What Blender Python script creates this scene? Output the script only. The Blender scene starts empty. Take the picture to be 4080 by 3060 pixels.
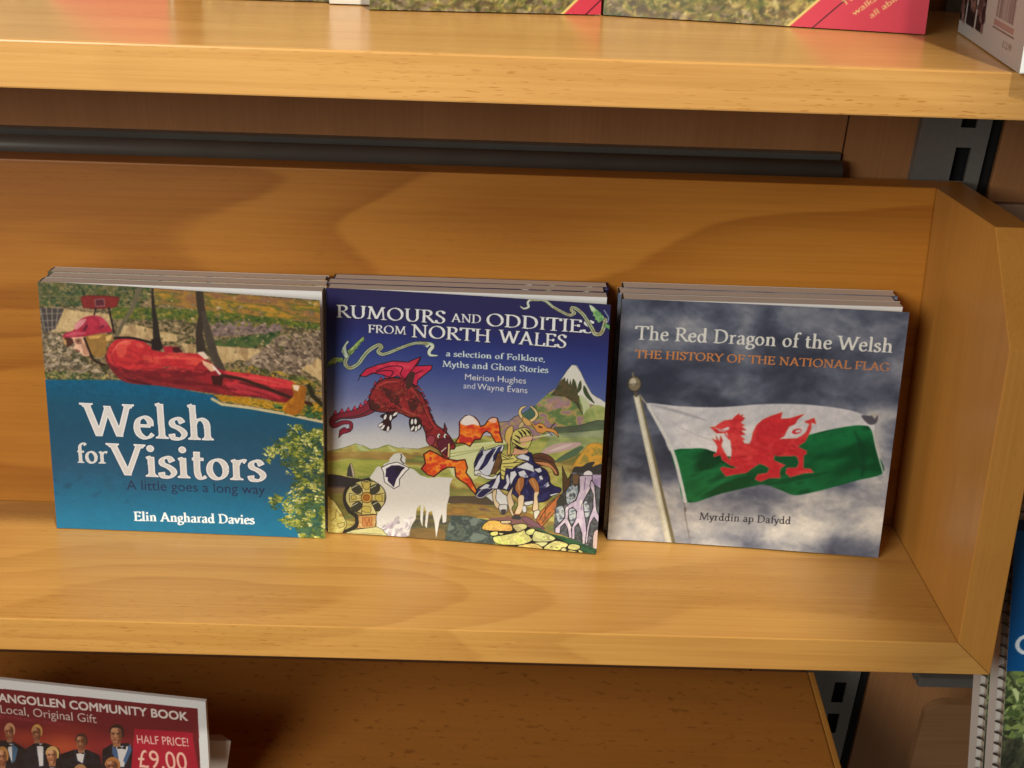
import bpy, bmesh, math, json
import numpy as np
from mathutils import Matrix, Vector

# ------------------------------------------------------------------ camera, world, lamps, exposure
S = bpy.context.scene
C = S.collection
TAU = math.radians(12.0)                       # the display trays lean back by this much
G = Matrix.Rotation(-TAU, 4, 'X')              # tray axes -> world axes (world Z is plumb)
CAM_R = np.array([[0.9994439472844376, -0.02911860443864274, -0.016245095015053793],
                  [-0.00442853470229713, 0.3669649932536363, -0.9302242105034405],
                  [0.03304821200750232, 0.9297788987721245, 0.3666319886223823]])
CAM_C = np.array([0.03010115, -0.59024806, 0.36323093])
FPX, PW, PH = 5540.0, 4080.0, 3060.0
cam = bpy.data.cameras.new('camera'); cam_o = bpy.data.objects.new('camera', cam); C.objects.link(cam_o)
m4 = Matrix([list(CAM_R[i]) + [CAM_C[i]] for i in range(3)] + [[0, 0, 0, 1]])
cam_o.matrix_world = G @ m4
cam.sensor_width = 36.0; cam.lens = 36.0 * FPX / PW; cam.clip_start = 0.01; cam.clip_end = 50
S.camera = cam_o

w = bpy.data.worlds.new('World'); S.world = w; w.use_nodes = True
bg = w.node_tree.nodes['Background']; bg.inputs[0].default_value = (1.0, 0.93, 0.84, 1); bg.inputs[1].default_value = 0.095

def aim(o, src, dst):
    src, dst = G @ Vector(src), G @ Vector(dst)
    o.matrix_world = Matrix.Translation(src) @ (dst - src).to_track_quat('-Z', 'Y').to_matrix().to_4x4()

k = bpy.data.lights.new('ceiling_spot', 'SPOT'); k.energy = 168; k.color = (1.0, 0.97, 0.87)   # high, a little to the right
k.shadow_soft_size = 0.04; k.spot_size = math.radians(120); k.spot_blend = 0.03
ko = bpy.data.objects.new('ceiling_spot', k); C.objects.link(ko)
ksrc = Vector((0.315, -0.976, 1.777)); kedge = (Vector((0.236, 0.02, 0.0)) - ksrc).normalized()   # the rim of its beam runs down the right end
kn = kedge.cross(Vector((-0.0084, 0.0811, 0))).normalized()
if kn.x > 0: kn = -kn
aim(ko, ksrc, ksrc + kedge * math.cos(math.radians(60)) + kn * math.sin(math.radians(60)))

f = bpy.data.lights.new('ceiling_panel', 'AREA'); f.shape = 'RECTANGLE'; f.size = 0.7; f.size_y = 0.6
f.energy = 26; f.color = (1.0, 1.0, 0.965)
fo = bpy.data.objects.new('ceiling_panel', f); C.objects.link(fo)
aim(fo, (-0.80, -1.30, 0.70), (0.0, 0.0, 0.08))

S.view_settings.view_transform = 'Standard'; S.view_settings.look = 'None'
S.view_settings.exposure = -0.12; S.view_settings.gamma = 1.0
try: S.view_settings.use_curve_mapping = False
except Exception: pass

# ------------------------------------------------------------------ helpers
def lin(c):
    c = np.asarray(c, float) / 255.0
    return np.where(c <= 0.04045, c / 12.92, ((c + 0.055) / 1.055) ** 2.4)
def lc(*c): return tuple(lin(c)) + (1.0,)

def px_of(P):
    q = (np.asarray(P, float) - CAM_C) @ CAM_R
    return (PW / 2 + FPX * q[0] / -q[2], PH / 2 - FPX * q[1] / -q[2])

def tag(o, label=None, cat=None, group=None, kind=None):
    if label: o['label'] = label
    if cat: o['category'] = cat
    if group: o['group'] = group
    if kind: o['kind'] = kind
    return o

def thing(name, M, label, cat, group=None):
    o = bpy.data.objects.new(name, None); C.objects.link(o); o.empty_display_size = 0.02
    o.matrix_world = M
    return tag(o, label, cat, group)

def link(name, me, mat, parent=None, M=None):
    o = bpy.data.objects.new(name, me); C.objects.link(o)
    if mat is not None and not me.materials:
        me.materials.append(mat)
    if parent is not None: o.parent = parent
    if M is not None:
        if parent is not None: o.matrix_local = M
        else: o.matrix_world = M
    return o

def solid(name, verts, faces, mat, parent=None, M=None, bevel=0.0, seg=2):
    bm = bmesh.new()
    vs = [bm.verts.new(v) for v in verts]
    for fc in faces: bm.faces.new([vs[i] for i in fc])
    bmesh.ops.recalc_face_normals(bm, faces=bm.faces)
    if bevel: bmesh.ops.bevel(bm, geom=list(bm.edges), offset=bevel, segments=seg, profile=0.6, affect='EDGES')
    me = bpy.data.meshes.new(name); bm.to_mesh(me); bm.free()
    return link(name, me, mat, parent, M)

BOXF = [(0, 1, 2, 3), (4, 5, 6, 7), (0, 1, 5, 4), (1, 2, 6, 5), (2, 3, 7, 6), (3, 0, 4, 7)]
def box(name, x0, x1, y0, y1, z0, z1, mat, parent=None, M=None, bevel=0.0, seg=2):
    v = [(x0, y0, z0), (x1, y0, z0), (x1, y1, z0), (x0, y1, z0), (x0, y0, z1), (x1, y0, z1), (x1, y1, z1), (x0, y1, z1)]
    return solid(name, v, BOXF, mat, parent, M, bevel, seg)

def prism(name, prof, x0, x1, mat, parent=None, M=None, bevel=0.0, prof2=None):
    """profile points (y, z) at x0, and prof2 at x1"""
    p2 = prof2 or prof; n = len(prof)
    v = [(x0, y, z) for y, z in prof] + [(x1, y, z) for y, z in p2]
    fs = [tuple(range(n)), tuple(range(n, 2 * n))] + [(i, (i + 1) % n, n + (i + 1) % n, n + i) for i in range(n)]
    return solid(name, v, fs, mat, parent, M, bevel)

# ------------------------------------------------------------------ materials
def newmat(name):
    m = bpy.data.materials.new(name); m.use_nodes = True
    nt = m.node_tree
    return m, nt, nt.nodes, nt.links, nt.nodes['Principled BSDF']

def wood(name, base, dark, grain='X', flecks=0.5, bands=0.25, rough=0.34, seed=0.0, spots=0.0, coat=0.0, freq=1.0, nb=11.0, tilt=0.0, ragged=0.012, tones=0.26, fibre=0.24, spec=0.4):
    m, nt, N, L, B = newmat(name)
    tc = N.new('ShaderNodeTexCoord')
    def noise(sx, sy, detail=3, off=0.0, dist=0.0, rgh=0.5, tl=0.0):
        mp = N.new('ShaderNodeMapping'); L.new(tc.outputs['Object'], mp.inputs['Vector'])
        sc = {'X': (sx, sy, sy), 'Z': (sy, sy, sx)}[grain]
        mp.inputs['Scale'].default_value = sc
        mp.inputs['Rotation'].default_value = (0, tl, 0)
        mp.inputs['Location'].default_value = (seed + off, seed * 1.7 + off, seed * .6 + off)
        n = N.new('ShaderNodeTexNoise'); n.inputs['Scale'].default_value = 1.0; n.inputs['Detail'].default_value = detail
        n.inputs['Distortion'].default_value = dist; n.inputs['Roughness'].default_value = rgh
        L.new(mp.outputs[0], n.inputs['Vector']); return n.outputs['Fac']
    def math_(op, a, b=None, c=None):
        n = N.new('ShaderNodeMath'); n.operation = op
        for i, v in enumerate((a, b, c)):
            if v is None: continue
            if isinstance(v, (int, float)): n.inputs[i].default_value = v
            else: L.new(v, n.inputs[i])
        return n.outputs[0]
    def ss(x, a, b):
        n = N.new('ShaderNodeMapRange'); n.interpolation_type = 'SMOOTHSTEP'
        L.new(x, n.inputs['Value']); n.inputs['From Min'].default_value = a; n.inputs['From Max'].default_value = b
        return n.outputs[0]
    # cathedral figure: contour bands of a slow stretched noise
    slow = noise(2.6 * freq, 9.0 * freq, 1.5, 3.1, 0.35, 0.4, tilt)
    slow = math_('ADD', slow, math_('MULTIPLY', math_('SUBTRACT', noise(18, 260, 4, 6.6, 0, .6), .5), ragged))   # ragged band edges
    saw = math_('FRACT', math_('MULTIPLY', slow, nb))
    band = math_('MULTIPLY', math_('MULTIPLY', math_('POWER', saw, 1.6), math_('SUBTRACT', 1.0, ss(saw, .88, 1.0))), bands)
    fine = math_('MULTIPLY', ss(noise(11, 620, 4, 5.2, 0, .65), .3, .7), fibre)
    tone = math_('MULTIPLY', ss(noise(3, 26, 3, 9.4), .3, .7), tones)
    fl = ss(noise(150, 1500, 1, 1.3), 0.635, 0.70)
    patch = ss(noise(5, 30, 2, 7.7), 0.36, 0.62)
    fl = math_('MULTIPLY', math_('MULTIPLY', fl, patch), flecks)
    amt = math_('ADD', math_('ADD', band, fine), math_('ADD', tone, fl))
    if spots:
        sp = ss(noise(150, 300, 2, 2.3), 0.63, 0.68)
        amt = math_('ADD', amt, math_('MULTIPLY', sp, spots))
    amt = math_('MINIMUM', amt, 1.0)
    mx = N.new('ShaderNodeMix'); mx.data_type = 'RGBA'
    mx.inputs['A'].default_value = base; mx.inputs['B'].default_value = dark
    L.new(amt, mx.inputs['Factor']); L.new(mx.outputs['Result'], B.inputs['Base Color'])
    B.inputs['Roughness'].default_value = rough; B.inputs['Specular IOR Level'].default_value = spec
    if coat:
        B.inputs['Coat Weight'].default_value = coat; B.inputs['Coat Roughness'].default_value = 0.12
    bp = N.new('ShaderNodeBump'); bp.inputs['Strength'].default_value = 0.05; bp.inputs['Distance'].default_value = 0.0005
    L.new(noise(14, 700, 2, 4.4), bp.inputs['Height']); L.new(bp.outputs[0], B.inputs['Normal'])
    return m

def plain(name, col, rough=0.5, metal=0.0, var=0.12, scale=60.0, stretch=(1, 1, 1), spec=None):
    m, nt, N, L, B = newmat(name)
    tc = N.new('ShaderNodeTexCoord'); mp = N.new('ShaderNodeMapping'); L.new(tc.outputs['Object'], mp.inputs['Vector'])
    mp.inputs['Scale'].default_value = stretch
    n = N.new('ShaderNodeTexNoise'); n.inputs['Scale'].default_value = scale; n.inputs['Detail'].default_value = 4
    L.new(mp.outputs[0], n.inputs['Vector'])
    mx = N.new('ShaderNodeMix'); mx.data_type = 'RGBA'
    mx.inputs['A'].default_value = tuple(c * (1 - var) for c in col[:3]) + (1,)
    mx.inputs['B'].default_value = tuple(min(1, c * (1 + var)) for c in col[:3]) + (1,)
    L.new(n.outputs['Fac'], mx.inputs['Factor']); L.new(mx.outputs['Result'], B.inputs['Base Color'])
    B.inputs['Roughness'].default_value = rough; B.inputs['Metallic'].default_value = metal
    if spec is not None: B.inputs['Specular IOR Level'].default_value = spec
    return m

def pages(name, col, axis=1, n=2600.0, amp=0.35):
    """cut page edges: fine lines stacked along one local axis"""
    st = [6.0, 6.0, 6.0]; st[axis] = n
    m = plain(name, col, 0.7, 0, amp, 1.0, tuple(st))
    return m

BEECH, BEECH_D = (0.58, 0.30, 0.074, 1), (0.34, 0.140, 0.026, 1)
M_lip = wood('beech_floor_wood', BEECH, BEECH_D, 'X', 0.38, 0.30, 0.30, 0.0, nb=22.0, freq=.8)
M_back = wood('beech_back_wood', (0.50, 0.200, 0.026, 1), (0.30, 0.098, 0.010, 1), 'X', 0.22, 0.62, 0.40, 6.2, freq=0.85, nb=9.0, tilt=0.30, ragged=.010, spec=.25)  # same beech, its colour deepened to the tone it has in shade
M_side = wood('beech_side_wood', (0.50, 0.222, 0.044, 1), (0.34, 0.135, 0.020, 1), 'Z', 0.3, 0.14, 0.34, 8.0, spec=.3)
M_upper = wood('beech_upper_wood', (0.60, 0.32, 0.096, 1), BEECH_D, 'X', 0.45, 0.12, 0.24, 12.0)
M_end = wood('beech_spotted_wood', (0.40, 0.150, 0.026, 1), (0.12, 0.04, 0.008, 1), 'X', 0.0, 0.06, 0.45, 15.0, spots=0.38, tones=.14, fibre=.12, spec=.25)
M_panel = wood('brown_panel_wood', (0.44, 0.20, 0.075, 1), (0.28, 0.115, 0.036, 1), 'Z', 0.1, 0.1, 0.45, 21.0)
M_paper = plain('white_paper', (0.80, 0.78, 0.73), 0.6, 0, 0.03, 40)
M_pages = pages('page_edges', (0.64, 0.59, 0.52))
M_dark = plain('slot_gap_shade', (0.004, 0.004, 0.004), 0.9)  # near-black colour for the shade inside the slots and the gap
M_rail = plain('dark_rail_metal', (0.13, 0.12, 0.10), 0.40, 0.3, 0.2, 30)
M_post = plain('grey_post_metal', (0.23, 0.215, 0.19), 0.5, 0.4, 0.14, 300)
M_coil = plain('dark_wire', (0.07, 0.058, 0.045), 0.5, 0.2)

# ------------------------------------------------------------------ printing: covers are painted into the vertex colours of a fine grid
_rng = np.random.RandomState(7); _LAT = _rng.rand(256, 256).astype(np.float32)
def vn(x, y, seed=0):
    x = x + seed * 17.3; y = y + seed * 9.7
    ix = np.floor(x).astype(int); iy = np.floor(y).astype(int); fx = x - ix; fy = y - iy
    fx = fx * fx * (3 - 2 * fx); fy = fy * fy * (3 - 2 * fy)
    g = lambda a, b: _LAT[a & 255, b & 255]
    return (g(ix, iy) * (1 - fx) + g(ix + 1, iy) * fx) * (1 - fy) + (g(ix, iy + 1) * (1 - fx) + g(ix + 1, iy + 1) * fx) * fy
def fbm(x, y, seed=0, octv=4, gain=0.5):
    s = 0; a = 1; t = 0
    for i in range(octv):
        s = s + a * vn(x * 2 ** i, y * 2 ** i, seed + i * 3); t += a; a *= gain
    return s / t
def pal(cols, sx, sy=None, seed=1, k=2.2, octv=4, gain=0.6, ang=0.0):
    """a mottled ink made of several colours; sx, sy: feature size in mm"""
    cols = np.asarray(cols, float); sy = sy or sx; ca, sa = math.cos(ang), math.sin(ang)
    def fn(u, v):
        uu, vv = u * ca + v * sa, -u * sa + v * ca
        t = np.clip((fbm(uu / sx, vv / sy, seed, octv, gain) - .5) * k + .5, 0, .9999) * (len(cols) - 1)
        i = t.astype(int); fr = (t - i)[..., None]
        return cols[i] * (1 - fr) + cols[np.minimum(i + 1, len(cols) - 1)] * fr
    return fn
def grad(stops, jitter=0.0, axis=1, seed=3, sc=8.0):
    pos = [s[0] for s in stops]; cs = np.array([s[1] for s in stops], float)
    def fn(u, v):
        t = (u, v)[axis] + (fbm(u / sc, v / sc, seed) - .5) * jitter
        return np.stack([np.interp(t, pos, cs[:, i]) for i in range(3)], -1)
    return fn
def catmull(p, closed=False, n=6):
    p = np.asarray(p, float); m = len(p)
    if m < 3: return p
    out = []
    rng = range(m) if closed else range(m - 1)
    for i in rng:
        a, b, c, d = (p[(i - 1) % m], p[i], p[(i + 1) % m], p[(i + 2) % m]) if closed else (p[max(i - 1, 0)], p[i], p[i + 1], p[min(i + 2, m - 1)])
        for j in range(n):
            t = j / n
            out.append(.5 * ((2 * b) + (c - a) * t + (2 * a - 5 * b + 4 * c - d) * t * t + (3 * b - a - 3 * c + d) * t ** 3))
    if not closed: out.append(p[-1])
    return np.array(out)
def homography(src, dst):
    A = []
    for (x, y), (u, v) in zip(src, dst):
        A.append([x, y, 1, 0, 0, 0, -u * x, -u * y, -u]); A.append([0, 0, 0, x, y, 1, -v * x, -v * y, -v])
    return np.linalg.svd(np.array(A, float))[2][-1].reshape(3, 3)

class Art:
    def __init__(s, W, H, corners, res=8.0):
        """W, H in mm; corners: where the print's bl, br, tr, tl corners are seen, the frame its drawing coordinates are given in"""
        s.W, s.H, s.res = W, H, res
        s.nx, s.ny = int(W * res) // 2 * 2, int(H * res) // 2 * 2
        s.a = np.zeros((s.ny, s.nx, 3), np.float32) + 128
        s.h = homography(corners, [(0, 0), (W, 0), (W, H), (0, H)])
        s.at(0, 0, 1)
        uu = (np.arange(s.nx) + .5) / res; vv = (np.arange(s.ny) + .5) / res
        s.U, s.V = np.meshgrid(uu, vv)
    def at(s, x0, y0, k): s.x0, s.y0, s.k = x0, y0, k; return s
    def P(s, pts):
        p = np.asarray(pts, float); q = np.c_[s.x0 + p[:, 0] * s.k, s.y0 + p[:, 1] * s.k, np.ones(len(p))] @ s.h.T
        return q[:, :2] / q[:, 2:] * s.res
    def put(s, mask, r0, c0, col, a=1.0):
        r, c = np.nonzero(mask)
        if not len(r): return
        r = r + r0; c = c + c0
        new = col(s.U[r, c], s.V[r, c]) if callable(col) else np.asarray(col, float)
        s.a[r, c] = s.a[r, c] * (1 - a) + new * a
    def mask(s, polys):
        al = np.concatenate(polys)
        c0, r0 = np.maximum(np.floor(al.min(0)).astype(int) - 1, 0); c1 = min(int(al[:, 0].max()) + 2, s.nx); r1 = min(int(al[:, 1].max()) + 2, s.ny)
        if c1 <= c0 or r1 <= r0: return None, 0, 0
        m = np.zeros((r1 - r0, c1 - c0), bool); xs = np.arange(c0, c1) + .5
        for p in polys:
            q = np.roll(p, -1, 0)
            for (xa, ya), (xb, yb) in zip(p, q):
                if ya == yb: continue
                if ya > yb: xa, ya, xb, yb = xb, yb, xa, ya
                ra = max(math.ceil(ya - .5), r0); rb = min(math.ceil(yb - .5), r1)
                if rb <= ra: continue
                yy = np.arange(ra, rb) + .5
                xc = xa + (yy - ya) * (xb - xa) / (yb - ya)
                m[ra - r0:rb - r0] ^= xs[None, :] > xc[:, None]
        return m, r0, c0
    def raw(s, polys, col, a=1.0):
        m, r0, c0 = s.mask(polys)
        if m is not None: s.put(m, r0, c0, col, a)
    def poly(s, pts, col, smooth=False, out=None, ow=3.0, a=1.0, n=6):
        p = catmull(pts, True, n) if smooth else np.asarray(pts, float)
        s.raw([s.P(p)], col, a)
        if out is not None: s.line(np.vstack([p, p[:1]]), ow, out)
    def line(s, pts, wd, col, smooth=False, a=1.0, taper=None):
        p = catmull(pts) if smooth else np.asarray(pts, float)
        q = s.P(p); mm = s.P([(p[0][0], p[0][1]), (p[0][0] + 100, p[0][1])]); kk = np.hypot(*(mm[1] - mm[0])) / 100
        n = len(q)
        ws = np.full(n, wd * kk / 2) if taper is None else np.interp(np.linspace(0, 1, n), np.linspace(0, 1, len(taper)), taper) * kk / 2
        ws = np.maximum(ws, .45)
        s.ribbon(q, ws, col, a)
    def ribbon(s, q, ws, col, a=1.0):
        W = ws.max() + 1
        c0 = max(int(q[:, 0].min() - W), 0); c1 = min(int(q[:, 0].max() + W) + 2, s.nx); r0 = max(int(q[:, 1].min() - W), 0); r1 = min(int(q[:, 1].max() + W) + 2, s.ny)
        if c1 <= c0 or r1 <= r0: return
        m = np.zeros((r1 - r0, c1 - c0), bool)
        for i in range(len(q) - 1):
            (xa, ya), (xb, yb) = q[i], q[i + 1]; w2 = max(ws[i], ws[i + 1]) + 1
            a0 = max(int(min(xa, xb) - w2), c0); a1 = min(int(max(xa, xb) + w2) + 2, c1); b0 = max(int(min(ya, yb) - w2), r0); b1 = min(int(max(ya, yb) + w2) + 2, r1)
            if a1 <= a0 or b1 <= b0: continue
            X, Y = np.meshgrid(np.arange(a0, a1) + .5, np.arange(b0, b1) + .5)
            dx, dy = xb - xa, yb - ya; L2 = dx * dx + dy * dy + 1e-9
            t = np.clip(((X - xa) * dx + (Y - ya) * dy) / L2, 0, 1)
            m[b0 - r0:b1 - r0, a0 - c0:a1 - c0] |= np.hypot(X - xa - t * dx, Y - ya - t * dy) < ws[i] + t * (ws[i + 1] - ws[i])
        s.put(m, r0, c0, col, a)
    def ell(s, cx, cy, rx, ry, col, ang=0.0, out=None, ow=2.5, a=1.0):
        t = np.linspace(0, 2 * np.pi, 28, endpoint=False); ca, sa = math.cos(ang), math.sin(ang)
        x, y = rx * np.cos(t), ry * np.sin(t)
        s.poly(np.c_[cx + x * ca - y * sa, cy + x * sa + y * ca], col, out=out, ow=ow, a=a)
    def blobs(s, region, n, size, cols, seed=1, aspect=1.6, ang=0.0, spread=0.6, a=1.0, pts=6):
        """small irregular dabs inside a region"""
        R = np.random.RandomState(seed); rg = s.P(region); m, r0, c0 = s.mask([rg])
        if m is None: return
        rr, cc = np.nonzero(m)
        if not len(rr): return
        mm = s.P([(0, 0), (100, 0)]); kk = np.hypot(*(mm[1] - mm[0])) / 100; cols = np.asarray(cols, float)
        for i in range(n):
            j = R.randint(len(rr)); x, y = cc[j] + c0, rr[j] + r0
            sz = R.uniform(*size) * kk / 2; th = np.sort(R.rand(pts)) * 2 * np.pi; ra = sz * R.uniform(.6, 1.2, pts); an = ang + R.uniform(-spread, spread)
            px, py = ra * np.cos(th) * aspect, ra * np.sin(th)
            col = np.clip(cols[R.randint(len(cols))] * R.uniform(.85, 1.15), 0, 255)
            s.raw([np.c_[x + px * math.cos(an) - py * math.sin(an), y + px * math.sin(an) + py * math.cos(an)]], col, a)
    # lettering -------------------------------------------------
    def text(s, txt, p0, p1, cap, col, face='serif', wt=0.17, thin=0.06, out=None, ow=0.0, bold=0.0, fill=None):
        q = s.P([p0, p1]); d = q[1] - q[0]; L = np.hypot(*d); ex = d / L; ey = np.array([-ex[1], ex[0]])
        mm = s.P([p0, (p0[0], p0[1] - cap)]); h = np.hypot(*(mm[1] - mm[0]))
        lay = serif_layout(txt, wt, thin) if face == 'serif' else sans_layout(txt)
        adv = lay[-1][0]; sx = L / (adv * h) * h
        c0 = r0 = 10 ** 9; c1 = r1 = 0; todo = []
        for x, polys in lay[:-1]:
            for grp in polys:
                g2 = [q[0] + np.outer((g[:, 0] + x) * sx, ex) + np.outer(g[:, 1] * h, ey) for g in grp]
                todo.append(g2)
        full = np.zeros((s.ny, s.nx), bool)
        for g in todo:
            m, r, c = s.mask(g)
            if m is not None: full[r:r + m.shape[0], c:c + m.shape[1]] |= m
        if bold: full = dilate(full, bold * h)
        if out is not None: s.put(dilate(full, ow * h), 0, 0, out)
        s.put(full, 0, 0, col)
        if fill is not None:
            er = ~dilate(~full, fill[1] * h); s.put(er, 0, 0, fill[0])
    def soft(s, box, r, grain=0.0, seed=9, sc=1.6):
        """a photograph's softness: small blur, then fine tonal grain, inside (u0, v0, u1, v1) mm"""
        c0, r0, c1, r1 = [int(q * s.res) for q in box]; c1 = min(c1, s.nx); r1 = min(r1, s.ny)
        t = s.a[r0:r1, c0:c1].copy(); k = np.exp(-(np.arange(-3 * r, 3 * r + 1) / r) ** 2 / 2); k /= k.sum(); n = len(k) // 2
        for ax in (0, 1):
            pad = np.pad(t, [(n, n) if i == ax else (0, 0) for i in range(3)], mode='edge'); m = t.shape[ax]
            t = sum(w_ * (pad[i:i + m] if ax == 0 else pad[:, i:i + m]) for i, w_ in enumerate(k))
        if grain:
            U, V = s.U[r0:r1, c0:c1], s.V[r0:r1, c0:c1]
            g = (fbm(U / sc, V / sc, seed, 4, .7) - .5) * 2
            t = t * (1 + grain * g[..., None])
        s.a[r0:r1, c0:c1] = np.clip(t, 0, 255)
    def linear(s, gain=1.0, wb=(1, 1, 1)):
        b = s.a.reshape(s.ny // 2, 2, s.nx // 2, 2, 3).mean((1, 3))
        return np.clip(lin(b) * gain * np.asarray(wb), 0.002, 0.9)

def dilate(m, r):
    k = int(math.ceil(r)); out = m.copy(); r2 = max(r, 0.5) ** 2
    for dy in range(-k, k + 1):
        for dx in range(-k, k + 1):
            if (dx or dy) and dx * dx + dy * dy <= r2 + .01:
                ys, yd = (slice(0, -dy or None), slice(dy, None)) if dy >= 0 else (slice(-dy, None), slice(0, dy))
                xs, xd = (slice(0, -dx or None), slice(dx, None)) if dx >= 0 else (slice(-dx, None), slice(0, dx))
                out[yd, xd] |= m[ys, xs]
    return out

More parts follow.
